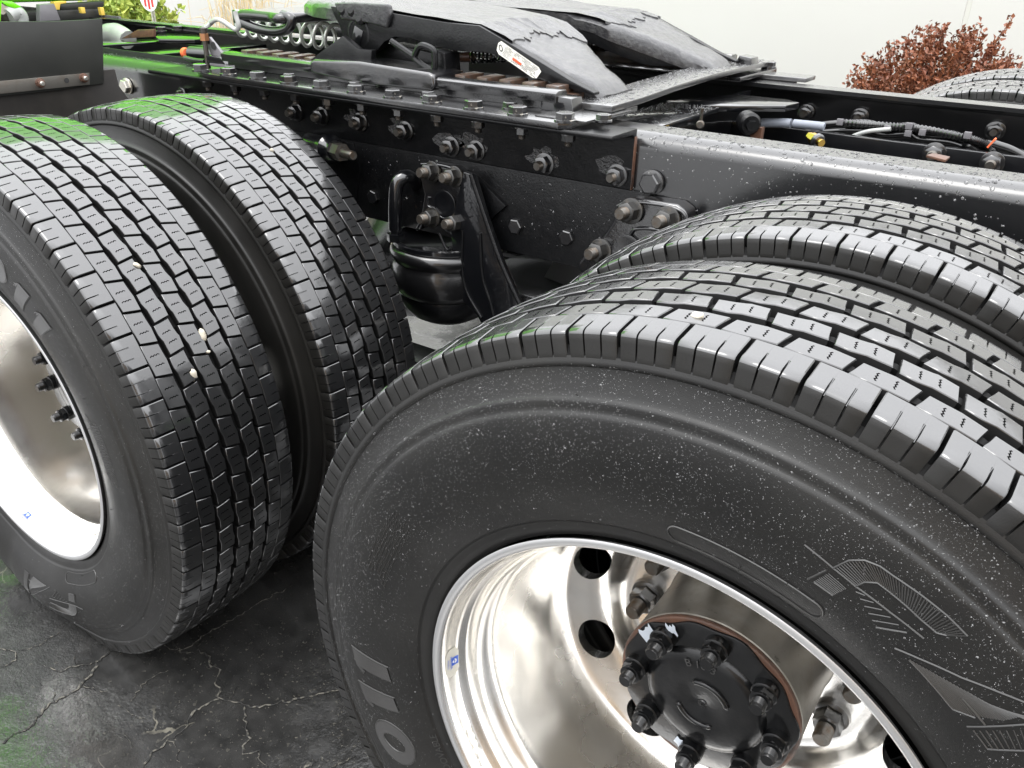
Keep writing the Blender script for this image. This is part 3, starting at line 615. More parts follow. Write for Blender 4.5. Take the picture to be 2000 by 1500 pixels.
def make_hub(x, ph):
    """drive hub seen through the outer wheel; axis y"""
    o = (x, 0, 0); n = 72
    mb = MB(); mb.lathe([(.30, .116), (.288, .116), (.284, .1125), (.262, .1105), (.200, .1100), (.160, .1110), (.1535, .1118), (.1515, .1100), (.1515, .06)], o, (0, 1, 0), n, cap=False); hub = part('hub', mb, 'hub_grey', TR, smooth=40)
    mb = MB(); mb.lathe([(.1515, .1112), (.1495, .1118), (.1465, .1110), (.1455, .1085)], o, (0, 1, 0), n, cap=False)
    mb.lathe([(.1455, .1088), (.1455, .04)], o, (0, 1, 0), n, cap=False); part('gasket_flange', mb, 'rust', hub)
    # black axle flange with a ragged painted edge
    mb = MB(); rows = []
    for (d, r) in ((.1453, .1070), (.1432, .1066), (.1425, .1050), (.1425, .060)):
        rows.append([polar(t, r*(1+.018*math.sin(5*t+1)+.02*math.sin(11*t)*(r > .1)), d)+[x, 0, 0] for t in np.arange(96)*2*math.pi/96])
    mb.grid(rows, closed_v=True); part('axle_flange', mb, 'hub_black', hub)
    cap = MB(); cap.lathe([(.1450, .0745), (.1425, .0745), (.1395, .0725), (.1365, .0680), (.1345, .0600), (.1342, .0450), (.1341, .0095), (.1350, .0075), (.1350, .0055), (.1338, .0045), (.1337, .001)], o, (0, 1, 0), n, cap=False); cp = part('hub_cap', cap, 'hub_black', hub, smooth=25)
    mb = MB()
    for a0, a1 in ((20, 118), (205, 300)):
        pts = [polar(R(a)+ph, .0315, .1338)+[x, 0, 0] for a in np.linspace(a0, a1, 22)]; mb.tube(pts, np.r_[.0012, np.full(20, .0036), .0012], 8)
    part('raised_arc', mb, 'hub_black', hub, smooth=60)
    V, F = text_mesh('B 16-3', .0145); mb = MB()
    P = [polar(R(118)+ph-v[0]/.058, .0535+v[1], .1338)+[x, 0, 0] for v in V]; nv = len(P); mb.add([p-[0, .0012, 0] for p in P], F); part('cast_numerals', mb, 'letters', hub, smooth=0)
    for k in range(8):
        th = R(-3+45*k)+ph; bolt(ST, polar(th, .0885, .1425)+[x, 0, 0], (0, -1, 0), hub, 'stud')
    # torn scraps of pale paint and sealant round the flange
    for a, da, r0_, r1_ in ((143, 12, .075, .108), (122, 7, .090, .103), (262, 20, .080, .098)):
        mb = MB(); rows = []
        for i, t in enumerate(np.linspace(a-da/2, a+da/2, 7)):
            jag = rng.uniform(-.004, .004, 2); rows.append([polar(R(t)+ph, r0_+jag[0], .1405)+[x, 0, 0], polar(R(t)+ph, (r0_+r1_)/2, .1395+rng.uniform(-.001, .001))+[x, 0, 0], polar(R(t)+ph, r1_+jag[1], .1408)+[x, 0, 0]])
        mb.grid(rows); ob = part('paint_scrap', mb, ['gasket_paint'], hub)
    return hub
for ax in (0, XB):
    wo = link('wheel', WH, TR, (ax, 0, 0), (0, R(0 if ax == 0 else 142.5-6), 0))
    for k in range(10):
        th = R(-31+36*k)+(0 if ax == 0 else R(15))+wo.rotation_euler.y; bolt(LN, polar(th, .143, .2835), (0, -1, 0), wo, 'lug_nut')
    make_hub(ax, 0 if ax == 0 else R(9))
    for yy, rz in ((.575, R(180)), (2*YC-.575, 0), (2*YC, R(180))):
        iw = link('wheel', WH, TR, (ax, yy, 0), (0, R(7), rz))
        if yy < 2: iw.material_slots[0].link = 'OBJECT'; iw.material_slots[0].material = MT['black_grime']; iw.material_slots[1].link = 'OBJECT'; iw.material_slots[1].material = MT['black_grime']
    mb = MB(); mb.lathe([(.335, .10), (.336, .200), (.340, .215), (.56, .225), (.60, .21), (.61, .10), (.70, .085), (1.0, .095), (1.1, .16), (1.2, .19), (1.3, .16), (1.4, .095), (1.7, .085), (1.79, .10), (1.8, .21), (2.088, .236), (2.09, .10)], (ax, 0, 0), (0, 1, 0), 40); part('axle_housing', mb, 'black_grime', TR)
# maker's stickers and stamped text on the rim
def rim_pt(th, y, up=.0005): r = np.interp(y, [p[0] for p in wheel_profile()[5:]], [p[1] for p in wheel_profile()[5:]]); return polar(th, r-up, y)
def sticker(x, thc, phw):
    base = MB(); hw, ww = R(4.6), (.0085, .0285)
    base.grid([[rim_pt(thc+a*hw*(1 if 0 < b < 4 else .62), lerp(ww[0], ww[1], b/4))+[x, 0, 0] for a in np.linspace(-1, 1, 9)] for b in range(5)])
    st = part('sticker', base, 'film', TR); sc = MB(); ccy, hw2 = .0225, R(1.35)
    sc.grid([[rim_pt(thc+a*hw2, ccy+b*.0052, .0009)+[x, 0, 0] for a in np.linspace(-1, 1, 4)] for b in np.linspace(-1, 1, 4)]); part('logo_square', sc, 'ink_blue', st)
    tri = MB()
    for (a0, b0), (a1, b1), (a2, b2) in (((-.7, 0), (-.05, .75), (-.05, -.0)), ((.7, 0), (.05, .75), (.05, 0)), ((-.45, -.25), (.45, -.25), (0, -.8))):
        tri.add([rim_pt(thc+a*hw2, ccy-.0002+b*.0048, .0014)+[x, 0, 0] for a, b in ((a0, b0), (a1, b1), (a2, b2))], [(0, 1, 2)])
    part('logo_mark', tri, 'ink_white', st, smooth=0)
    for s_, size, yy, mm in (('ALCOA', .0062, .0160, 'ink_blue'), ('WHEELS', .0038, .0122, 'ink_blue')):
        V, F = text_mesh(s_, size); w0 = V[:, 0].max()/2; mb = MB(); mb.add([rim_pt(thc-(w0-v[0])/.28, yy-v[1]*-1-.001, .0012)+[x, 0, 0] for v in V], F); part('lettering', mb, mm, st, smooth=0)
X = U(903, 1305, y=.018); sticker(0, math.atan2(X[2], X[0]), 0)
X = U(45, 965, y=.018)-[XB, 0, 0]; sticker(XB, math.atan2(X[2], X[0]), 0)
mb = MB()
for s_, size, yy in (('MAX LOAD 3350 KG', .0060, .0195), ('PART NO 882', .0060, .0270)):
    V, F = text_mesh(s_, size); mb.add([rim_pt(R(203)+v[0]/.28, yy-v[1]*-1-.004, .0006) for v in V], F)
part('stamped_text', mb, 'stamp', TR, smooth=0)

# ---------------------------------------------------------------- frame
YR, ZT, ZB = .77, .507, .242
def c_channel(y0, sg, x0, x1):
    """C section rail, web outside at y0, flanges towards +sg*y"""
    r_, t_, w_ = .028, .009, .088; P = []
    for a in np.linspace(180, 90, 11): P.append((r_+r_*math.cos(R(a)), ZT-r_+r_*math.sin(R(a))))
    P += [(w_, ZT), (w_, ZT-t_)]
    for a in np.linspace(90, 180, 5): P.append((r_+(r_-t_)*math.cos(R(a)), ZT-r_+(r_-t_)*math.sin(R(a))))
    for a in np.linspace(180, 270, 5): P.append((r_+(r_-t_)*math.cos(R(a)), ZB+r_+(r_-t_)*math.sin(R(a))))
    P += [(w_, ZB+t_), (w_, ZB)]
    for a in np.linspace(270, 180, 7): P.append((r_+r_*math.cos(R(a)), ZB+r_+r_*math.sin(R(a))))
    mb = MB(); mb.prism([(x0, y0+sg*a, b) for a, b in P], (x1-x0, 0, 0)); return mb
rail = part('frame_rail', c_channel(YR, 1, -5.2, .95), 'rail_paint', TR, smooth=40)
rail2 = part('frame_rail', c_channel(2*YC-YR, -1, -5.2, .95), 'rail_paint', TR, smooth=40)
bolt(HB, U(1275, 356, y=YR-.002), (0, -1, 0), rail, s=1.15); bolt(HZ, U(250, 168, y=YR-.002), (0, -1, 0), rail, s=1.15)
for u_, v_ in ((360, 185),): bolt(FB, U(u_+8, v_-3, y=YR-.001), (0, -1, 0), rail, s=1.1)
for u_, v_ in ((1012, 440), (1112, 462), (735, 383)): bolt(HB, U(u_, v_, y=YR-.002), (0, -1, 0), rail, s=.95)
mb = MB(); mb.lathe([(0, .006), (.001, .006)], U(1065, 378, y=YR-.0005), (0, -1, 0), 16); part('bolt_hole', mb, 'ink', rail)
# mounting angle: vertical leg against the web, horizontal leg turned outwards
XE = U(1240, 262, y=.76)[0]; XS = -1.72
def angle(y0, sg, name='mounting_angle'):
    o_ = MB(); r_ = .010; P = [(0, .409), (0, ZT+.007), (-.090, ZT+.007), (-.092, ZT+.003), (-.090, ZT-.002), (-.018, ZT-.002)]
    P += [(-.009-.009*math.cos(R(a))*0-.009*(1-math.sin(R(a))), ZT-.002-.009*(1-math.cos(R(a)))) for a in (20, 45, 70, 90)]+[(-.009, .409)]
    o_.prism([(XS, y0+sg*a, b) for a, b in P], (XE-XS, 0, 0)); return part(name, o_, ['black_grime'], TR, bevel=.0015, smooth=40)
ang = angle(YR-.0012, 1); ang2 = angle(2*YC-YR+.0012, -1)
for u_, v_ in ((572, 220), (622, 228), (697, 240), (785, 257), (875, 288), (924, 296), (1058, 322), (1200, 345)):
    bolt(FB, U(u_, v_, y=YR-.024)*[1, 0, 1]+[0, YR-.0105, 0], (0, -1, 0), ang, s=1.05)
# lifted, blistered paint round some of the bolts and the rusty cut end of the angle
for u_, v_ in ((785, 250), (876, 276), (922, 282), (1058, 310), (1195, 325), (697, 234)):
    c_ = U(u_, v_, y=YR-.0102); P = []
    for a_ in np.linspace(0, 2*math.pi, 19)[:-1]: rr = rng.uniform(.016, .034); P.append((c_[0]+rr*1.25*math.cos(a_), YR-.0100, c_[2]+rr*.75*math.sin(a_)))
    mb = MB(); mb.prism(P, (0, -.0010, 0)); part('blistered_paint', mb, 'blister', ang)
mb = MB(); mb.box((XE+.0006, YR-.0057, .455), (.0014, .0092, .092)); part('rusty_edge', mb, 'rust', ang, bevel=.0004)
# web doubler plate seen under the angle and the darker liner near the air spring
mb = MB(); mb.box((-1.02, YR-.004, .325), (1.20, .007, .165)); part('reinforcing_plate', mb, 'black_grime', TR, bevel=.001)
# slider base plate with bolts through it
ZP = ZT+.007
mb = MB(); a, b = U(355, 142, z=ZP+.01)[0], U(1110, 243, z=ZP+.01)[0]
mb.prism([(a, .690, ZP), (a+.05, .672, ZP), (b-.02, .672, ZP), (b, .685, ZP), (b, .93, ZP), (a, .93, ZP)], (0, 0, .0105)); bp = part('base_plate', mb, 'wet_steel_black', TR, bevel=.0018)
mb = MB(); mb.prism([(x_, 2*YC-y_, ZP) for x_, y_ in ((a, .672), (b, .672), (b, .93), (a, .93))], (0, 0, .0105)); bp2 = part('base_plate', mb, 'wet_steel_black', TR, bevel=.0018)
for i in range(11):
    x_ = -1.534+.0977*i; m_ = [HB, HC, HB, HB, HB, HC, HC, HC, HC, HC, HC][i]
    bolt(m_, (x_, .690, ZP+.0105), (0, 0, 1), bp, s=1.0); bolt(FB, (x_, .705, ZT-.003), (0, 0, -1), ang, 'nut', s=.8)
    bolt(HB, (x_, 2*YC-.690, ZP+.0105), (0, 0, 1), bp2)
    if i % 2 == 0: bolt(HB, (x_+.05, .735, ZP+.0105), (0, 0, 1), bp, s=.8)
# slide rails with rack teeth
def slide(y0, sg):
    x0, x1 = U(460, 103, z=.555)[0], U(1108, 180, z=.555)[0]; o_ = MB(); z0 = ZP+.0105
    P = [(.012, z0), (.012, .538), (-.004, .540), (-.006, .556), (.004, .560), (.030, .560), (.034, .552), (.034, z0)]
    o_.prism([(x0, y0+sg*a_, b_) for a_, b_ in P], (x1-x0, 0, 0)); sr_ = part('slide_rail', o_, 'wet_steel_black', TR, bevel=.0015)
    o_ = MB(); o_.box(((x0+x1)/2, y0+sg*.068, .536), (x1-x0, .066, .024)); part('rack_bed', o_, 'rack_rust', sr_, bevel=.001)
    t = MB(); t.prism([(0, -.029, .548), (.030, -.036, .548), (.030, .028, .548), (0, .036, .548)], (0, 0, .015)); me = t.mesh('rack_tooth', ['rack_rust'], bevel=.0015)
    k = 0
    while x0+.02+k*.0535 < x1-.03: link('rack_tooth', me, sr_, (x0+.02+k*.0535, y0+sg*.068, 0)); k += 1
    return x0, x1
slide(.765, 1); slide(2*YC-.765, -1)
# end stop, cross strap and cross plates
mb = MB(); q = U(1120, 205, z=.545); mb.prism([(-.655, .765, .5245), (-.585, .765, .5245), (-.592, .765, .550), (-.655, .765, .553)], (0, .04, 0)); part('end_stop', mb, 'black_paint', TR, bevel=.002)
sp_ = [(.805, .5285), (.93, .5290), (1.10, .534), (1.30, .536), (1.50, .5335), (1.74, .5285)]
mb = MB(); rows = []
for y_, z_ in zip(np.linspace(.80, 1.745, 24), np.interp(np.linspace(.80, 1.745, 24), [s[0] for s in sp_], [s[1] for s in sp_])):
    xc = -.572-.03*(y_-.8)/.94; rows.append([(xc-.045, y_, z_), (xc+.045, y_, z_), (xc+.045, y_, z_+.0115), (xc-.045, y_, z_+.0115)])
b0 = mb.grid(rows, closed_v=True); mb.f += [tuple(b0+i for i in (3, 2, 1, 0)), tuple(b0+23*4+i for i in range(4))]; mb.m += [0, 0]; part('cross_strap', mb, 'wet_plate', TR, bevel=.0016)
mb = MB(); mb.prism([(-.625, .700, ZP+.0107), (-.522, .700, ZP+.0107), (-.515, .86, ZP+.0107), (-.61, .90, ZP+.0107)], (0, 0, .0028)); part('strap_foot', mb, 'wet_plate', TR, bevel=.0008)
c_ = U(1458, 122, z=.545); mb = MB(); mb.prism([(c_[0]-.022, c_[1]-.02, .540), (c_[0]+.022, c_[1]-.02, .540), (c_[0]+.018, c_[1]-.02, .558), (c_[0]-.014, c_[1]-.02, .562)], (0, .05, 0)); part('end_stop', mb, 'wet_steel_black', TR, bevel=.002)
mb = MB(); mb.prism([(-.60, 1.62, ZT+.001), (-.43, 1.62, ZT+.001), (-.43, 1.70, ZT+.001), (-.60, 1.70, ZT+.001)], (0, 0, .010)); part('far_plate', mb, 'wet_plate', TR, bevel=.0015)
# crossmember between the rails with a pressed gusset
mb = MB(); mb.prism([(-.60, .862, .485), (-.482, .862, .485), (-.482, 1.20, .485), (-.60, 1.20, .485)], (0, 0, .010)); mb.box((-.54, 1.2, .36), (.012, .67, .26)); cm = part('crossmember', mb, 'black_paint', TR, bevel=.0015)
P = [U(u_, v_, z=.492) for u_, v_ in ((1300, 197), (1350, 190), (1440, 184), (1540, 194), (1562, 200), (1535, 206), (1440, 206), (1360, 205))]
mb = MB(); mb.prism(P, (0, 0, -.014)); part('gusset', mb, 'black_paint', TR, bevel=.003)
for xx, zz in ((-2.35, .47), (.75, .49), (-3.6, .48)):
    mb = MB(); mb.box((xx, 1.2, zz), (.10, .67, .010)); mb.box((xx, 1.2, zz-.12), (.010, .67, .23)); part('crossmember', mb, 'black_paint', TR, bevel=.002)

# ---------------------------------------------------------------- fifth wheel
YN = .84; tp = [U(u_, v_, y=YN) for u_, v_ in ((640, 5), (700, 12), (760, 22), (870, 42), (935, 47), (975, 70), (1050, 115), (1115, 155), (1160, 178))]
tx = np.array([p[0] for p in tp]); tz = np.array([p[2] for p in tp])
def zt(x): return np.interp(x, tx, tz)
XF, XR = tx[0], tx[-1]+.002
def yin(x): return np.interp(x, [-1.02, -.90, -.80, -.66, XR-.004], [YC, YC-.055, YC-.075, YC-.175, YC-.205])
def yout(x): return np.interp(x, [XF-.30, XF-.20, XF-.08, XF, -.74, XR], [YC-.10, YC-.25, YC-.33, YN, YN, YN+.025])
fw = MB(); xs_ = np.r_[np.linspace(XF-.30, XF-.02, 10), np.linspace(XF, -.82, 22), np.linspace(-.81, XR, 16)]
for sg_ in (1, -1):
    top = []; bt = []
    for x_ in xs_:
        z_ = zt(x_) if x_ >= XF else zt(XF)-(XF-x_)*.03
        a_, b_ = yout(x_), yin(x_) if x_ > -1.02 else YC; ys_ = np.linspace(a_, b_, 12); tip = max(0, 1-(XR-x_)/.03); ys_ = a_+(b_-a_)*(1-np.cos(np.linspace(0, math.pi, 12)))/2; edge_ = np.minimum(np.minimum(ys_-a_, (b_-ys_) if x_ > -.9 else 9)/.022, 1); droop = .012*(1-edge_)**2+.011*tip**2
        lump = np.array([.0016*math.sin(37*x_+21*y_)+.0012*math.sin(90*x_-63*y_+2) for y_ in ys_])
        top.append([(x_, YC+sg_*(y_-YC), z_-dd+lm) for y_, dd, lm in zip(ys_, droop, lump)])
    T = np.array(top); B = T*[1, 1, 0]+[0, 0, 1]*(np.array([[min(zt(max(q[0], XF)), 9)] for row in top for q in row]).reshape(T.shape[0], T.shape[1], 1)-.034); n1, n2 = T.shape[:2]
    fw.grid(T, flip=sg_ < 0); fw.grid(B, flip=sg_ > 0)
    per = [(0, j) for j in range(n2)]+[(i, n2-1) for i in range(1, n1)]+[(n1-1, j) for j in range(n2-2, -1, -1)]+[(i, 0) for i in range(n1-2, 0, -1)]
    fw.grid(np.array([[T[p], B[p]] for p in per]), closed_u=True)
FW = part('fifth_wheel_plate', fw, 'grease', TR, smooth=40, weld=.0004)
# the thick grease coat on the flat part ends in a ragged lip on each horn
for sg_ in (1, -1):
    mb = MB(); rows = []; q0 = rng.uniform(0, 9)
    for f_ in np.linspace(0, 1, 34):
        xe = -.790+.030*f_*sg_+.022*math.sin(5*f_+q0)+.008*math.sin(17*f_+2*q0)+rng.normal(0, .006); row = []
        for g_ in np.r_[np.linspace(0, .96, 9), 1., 1.]:
            x_ = lerp(XF+.02, xe, g_); a_, b_ = yout(x_)+.006, (yin(x_) if x_ > -1.02 else YC)-.006; y_ = lerp(a_, b_, f_); row.append([x_, YC+sg_*(y_-YC), zt(x_)+.0026+.0016*math.sin(37*x_+21*y_)+.0012*math.sin(90*x_-63*y_+2)])
        row[-1][2] -= .0058; row[-1][0] += .001; rows.append(row)
    mb.grid(rows, flip=sg_ < 0); part('grease_coat', mb, 'grease', FW, smooth=50)
low = [(1160, 187), (1100, 170), (1050, 150), (985, 112), (945, 102), (880, 98), (845, 88), (800, 74), (770, 72), (750, 82), (738, 97), (722, 105), (700, 105), (684, 96), (672, 75), (662, 48), (652, 30)]
poly = [U(u_, v_, y=YN-.003) for u_, v_ in ((645, 12), (760, 25), (870, 44), (935, 50), (975, 73), (1050, 118), (1115, 158), (1160, 181))]+[U(u_, v_, y=YN-.003) for u_, v_ in low]
for sg_ in (1, -1):
    mb = MB(); P = [(p[0], YC+sg_*(p[1]-YC), p[2]) for p in poly]; mb.prism(P, (0, sg_*.022, 0)); part('side_skirt', mb, 'black_grime', FW, bevel=.002)
    mb = MB(); rows = []                       # rib along the throat
    for x_ in np.linspace(-1.0, XR, 18):
        y_ = YC-sg_*(YC-yin(x_)) if sg_ > 0 else YC+(YC-yin(x_)); z_ = zt(x_); h_ = .058 if x_ < -.72 else .058*max(.35, (XR-x_)/(XR+.72)); rows.append([(x_, y_-sg_*.014, z_-.012), (x_, y_-sg_*.002, z_-.012), (x_, y_-sg_*.002, z_-h_), (x_, y_-sg_*.014, z_-h_)])
    mb.grid(rows, closed_v=True); part('throat_rib', mb, 'black_grime', FW, bevel=.002)
mb = MB()
for (a_, b_) in (((690, 20), (700, 30)), ((672, 18), (690, 26)), ((705, 36), (712, 40))): mb.lathe([(0, .014), (.004, .015), (.009, .009)], U(*a_, y=YN-.004), (0, -1, .3), 9)
part('grease_lump', mb, 'black_grime', FW)
pp = U(702, 66, y=YN); mb = MB(); mb.lathe([(0, .034), (.006, .034), (.0075, .031), (.0075, .027), (.003, .025)], pp+[0, .004, 0], (0, -1, 0), 32); part('pivot_boss', mb, 'black_grime', FW)
mb = MB(); mb.box(pp+[-.003, -.002, -.004], (.026, .006, .034), rot=np.array(Matrix.Rotation(.4, 3, 'Y'))); part('pivot_lock', mb, 'black_paint', FW, bevel=.002)
ear = [U(u_, v_, y=YN-.012) for u_, v_ in ((650, 5), (665, 38), (715, 45), (755, 55), (762, 30), (756, 8), (690, 4))]
mb = MB(); mb.prism(ear, (0, .016, 0)); part('front_lip', mb, 'grease', FW, bevel=.006, seg=3)
# front bulge and locking mechanism below the plate
sc_ = U(900, 112, y=.93); e_ = U(985, 108, y=.93); mb = MB(); mb.lathe([(0, .010), (.03, .010)], sc_, e_-sc_, 12, 1)
hel = [sc_+(e_-sc_)*t_+np.array([0, .012*math.cos(t_*2*math.pi*11), .012*math.sin(t_*2*math.pi*11)]) for t_ in np.linspace(.25, 1, 140)]; mb.tube(hel, .0022, 6, 0); part('release_spring', mb, ['black_paint', 'rust'], FW)
c2 = U(950, 135, y=1.0); mb = MB(); mb.box(c2+[0, .05, 0], (.16, .02, .028)); part('lock_bar', mb, 'grey_bracket', FW, bevel=.002)
# rating label on the near horn
def on_skirt(u_, v_, up=.0015): return U(u_, v_, y=YN-.003-up)
mb = MB(); mb.add([on_skirt(*q_) for q_ in ((979, 80), (1052, 131), (1057, 140), (1048, 153), (1040, 152), (974, 106), (970, 98), (973, 84))], [tuple(range(8))]); lb = part('rating_label', mb, 'label_white', TR, smooth=0); lb.parent = FW
mb = MB(); mb.add([on_skirt(*q_, .0022) for q_ in ((1002, 112), (1019, 124), (1017, 128), (1000, 116))], [(0, 1, 2, 3)]); part('orange_bar', mb, 'label_orange', TR, smooth=0).parent = FW
mb = MB(); ring = []
for a_ in np.linspace(0, 2*math.pi, 20): ring.append([on_skirt(978+3.6*math.cos(a_)+1.2*math.sin(a_), 94+7*math.sin(a_), .0022), on_skirt(978+2.2*math.cos(a_)+.8*math.sin(a_), 94+5*math.sin(a_), .0022)])
mb.grid(ring)
ex = np.array([73, 51.])/89; ey = np.array([-.45, .9])
for k in range(8):                       # illegible printed lines
    t0 = 10.
    while t0 < 84:
        l_ = rng.uniform(1.5, 5) if t0 > 28 else rng.uniform(.8, 2.2)
        if not (26 < t0 < 30) and rng.uniform() < .8 and not (2.6 < k < 6 and 27 < t0 < 52):
            o_ = np.array([981, 83.])+ex*t0+ey*(1.2+2.55*k); mb.add([on_skirt(*(o_+ex*a_+ey*b_), .0022) for a_, b_ in ((0, 0), (l_, 0), (l_, 1.0), (0, 1.0))], [(0, 1, 2, 3)])
        t0 += l_+rng.uniform(.5, 1.5)
part('printed_lines', mb, 'ink', TR, smooth=0).parent = FW
# saddle bracket on the slide rail, both sides
YS = .80
def sad(sg_, far=False):
    def my(p): return (p[0], YC+sg_*(p[1]-YC), p[2])
    mb = MB(); P = [U(u_, v_, y=.752) for u_, v_ in ((604, 120), (612, 116), (700, 120), (836, 142), (846, 148), (848, 168), (842, 178), (700, 163), (606, 142))]
    mb.prism([my(p) for p in P], (0, sg_*.095, 0)); sd = part('saddle_bracket', mb, 'wet_steel_black', TR, bevel=.010, seg=4)
    mb = MB(); mb.prism([my(U(u_, v_, y=YS)) for u_, v_ in ((598, 122), (668, 70), (700, 96), (726, 98), (724, 120), (700, 126))], (0, sg_*.016, 0)); part('gusset_web', mb, 'black_grime', sd, bevel=.003)
    mb = MB(); mb.tube([my(U(u_, v_, y=YS)) for u_, v_ in ((764, 80), (786, 95), (808, 110))], .006, 8); part('brace', mb, 'black_grime', sd)
    lp = [my(U(u_, v_, y=YS)) for u_, v_ in ((810, 108), (818, 92), (828, 89), (846, 97), (849, 108), (848, 134), (836, 134), (812, 116))]
    mb = MB(); mb.tube(smooth_path(lp+[lp[0]], 4), .0065, 8); part('loop_web', mb, 'black_grime', sd)
    mb = MB(); mb.prism([my(U(u_, v_, y=YS+.016)) for u_, v_ in ((848, 96), (868, 104), (872, 150), (850, 150))], (0, sg_*.05, 0)); part('rear_post', mb, 'black_grime', sd, bevel=.004)
    mb = MB(); mb.prism([my(U(u_, v_, y=YN+.03)) for u_, v_ in ((606, 125), (700, 95), (760, 85), (850, 105), (850, 150), (700, 130))], (0, sg_*.05, 0)); part('inner_web', mb, 'black_grime', sd, bevel=.003)
    if far: pass
sad(1); sad(-1)

# ---------------------------------------------------------------- suspension
ac = np.array([-.905, .795, 0])
mb = MB(); mb.lathe([(.226, .10), (.232, .112), (.230, .117), (.222, .117), (.218, .113)], ac, (0, 0, 1), 56); asp = part('air_spring', mb, 'black_paint', TR, smooth=40)
mb = MB(); mb.lathe([(.220, .112), (.214, .121), (.204, .124), (.194, .121), (.188, .116), (.184, .115), (.176, .119), (.155, .122), (.130, .120), (.118, .114), (.112, .108)], ac, (0, 0, 1), 64); part('bellows', mb, 'hose_black', asp, smooth=60)
mb = MB(); mb.lathe([(.118, .106), (.112, .109), (.098, .108), (.080, .100), (.060, .084), (.046, .06), (.040, .03)], ac, (0, 0, 1), 48); part('piston', mb, 'black_grime', asp, smooth=60)
e0 = U(772, 452, y=.70); mb = MB()
mb.lathe([(0, .019), (.016, .019)], np.r_[e0[:2], .232], (0, 0, 1), 6); mb.lathe([(.016, .014), (.026, .014)], np.r_[e0[:2], .232], (0, 0, 1), 6)
pth = smooth_path([np.r_[e0[:2], .256], U(772, 395, y=.70), U(776, 358, y=.705), U(792, 345, y=.72), U(806, 350, y=.74), U(812, 360, y=.765)], 6); mb.tube(pth, .0145, 12); part('air_fitting', mb, 'black_paint', asp)
# cast hanger with four bolts
YH = .735
pl = [U(u_, v_, y=YH) for u_, v_ in ((822, 322), (832, 318), (888, 328), (902, 340), (910, 366), (902, 396), (910, 432), (906, 455), (880, 462), (862, 448), (848, 430), (836, 412), (820, 450), (808, 452), (822, 420), (828, 380), (820, 348))]
mb = MB(); mb.prism(pl, (0, YR-YH, 0)); hg = part('hanger_bracket', mb, 'wet_steel_black', TR, bevel=.009, seg=4)
rim_ = smooth_path([U(u_, v_, y=YH-.001) for u_, v_ in ((824, 321), (850, 321), (884, 329), (902, 345), (909, 366), (901, 398), (908, 430))], 5); mb = MB(); mb.tube(rim_, .0042, 8)
mb.tube(smooth_path([U(u_, v_, y=YH-.001) for u_, v_ in ((838, 385), (836, 402), (852, 410), (862, 424), (878, 426), (888, 410))], 5), .003, 8); part('cast_rim', mb, 'black_paint', hg, smooth=60)
dish = U(870, 398, y=YH-.002); mb = MB(); mb.lathe([(0, .026), (.003, .028), (.004, .024), (.001, .014), (.0005, .004)], dish, (0, -1, 0), 24); part('cast_boss', mb, 'black_paint', hg, smooth=60)
for u_, v_ in ((836, 338), (880, 348), (836, 428), (884, 438)): bolt(BB, U(u_, v_, y=YH-.018)*[1, 0, 1]+[0, YH-.002, 0], (-.06, -1, .10), hg)
lg = [(880, 445), (905, 335), (925, 342), (950, 425), (980, 510), (1018, 598), (1000, 640), (950, 650), (930, 615), (905, 590), (893, 555), (884, 500)]
mb = MB(); mb.prism([U(u_, v_, y=.725) for u_, v_ in lg], (0, .012, 0)); part('hanger_leg', mb, 'black_paint', hg, bevel=.003)
for cu_, r_ in ((((920, 340), (950, 432), (980, 515), (1020, 604)), .0052), (((938, 455), (943, 540), (958, 590), (970, 640)), .0035), (((904, 450), (903, 520), (912, 570), (940, 620)), .003), (((858, 455), (872, 486), (884, 486)), .003)):
    mb = MB(); mb.tube(smooth_path([U(u_, v_, y=.724) for u_, v_ in cu_], 6), r_, 8); part('cast_rib', mb, 'black_grime', hg, smooth=60)
mb = MB(); mb.prism([U(u_, v_, y=.765) for u_, v_ in ((918, 330), (940, 345), (995, 400), (960, 430), (945, 420))], (0, -.012, 0)); part('hanger_gusset', mb, 'black_grime', hg, bevel=.003)
# torque arm bracket: three bolts, a dished triangular casting
YQ = .728
pl = [U(u_, v_, y=YQ) for u_, v_ in ((1203, 402), (1216, 390), (1236, 387), (1322, 400), (1340, 414), (1344, 432), (1326, 456), (1260, 500), (1180, 540), (1150, 545), (1128, 530), (1128, 512), (1146, 492), (1172, 468), (1196, 432))]
mb = MB(); mb.prism(pl, (0, YR-YQ, 0)); tb = part('torque_bracket', mb, 'wet_steel_black', TR, bevel=.013, seg=4)
pth = smooth_path([U(u_, v_, y=YQ-.001) for u_, v_ in ((1186, 520), (1180, 500), (1200, 478), (1228, 462), (1240, 448), (1262, 446), (1282, 448), (1300, 452), (1318, 440))], 5); mb = MB(); mb.tube(pth, .0036, 8)
mb.tube(smooth_path([U(u_, v_, y=YQ-.001) for u_, v_ in ((1206, 402), (1230, 394), (1300, 402), (1332, 414), (1340, 430))], 5), .003, 8); part('cast_rim', mb, 'black_paint', tb, smooth=60)
cc = U(1225, 492, y=YQ-.002); mb = MB(); mb.lathe([(0, .030), (.0035, .032), (.004, .027), (.001, .012)], cc, (0, -1, 0), 28); part('cast_boss', mb, 'wet_steel_black', tb, smooth=60)
for u_, v_ in ((1226, 416), (1298, 432), (1166, 494)): bolt(BB, U(u_, v_, y=YQ-.018)*[1, 0, 1]+[0, YQ-.002, 0], (-.05, -1, .08), tb, s=1.08)
mb = MB(); mb.prism([U(u_, v_, y=.735) for u_, v_ in ((1140, 525), (1175, 535), (1140, 570), (1090, 600), (1120, 560))], (0, .02, 0)); part('bracket_tail', mb, 'black_grime', tb, bevel=.003)
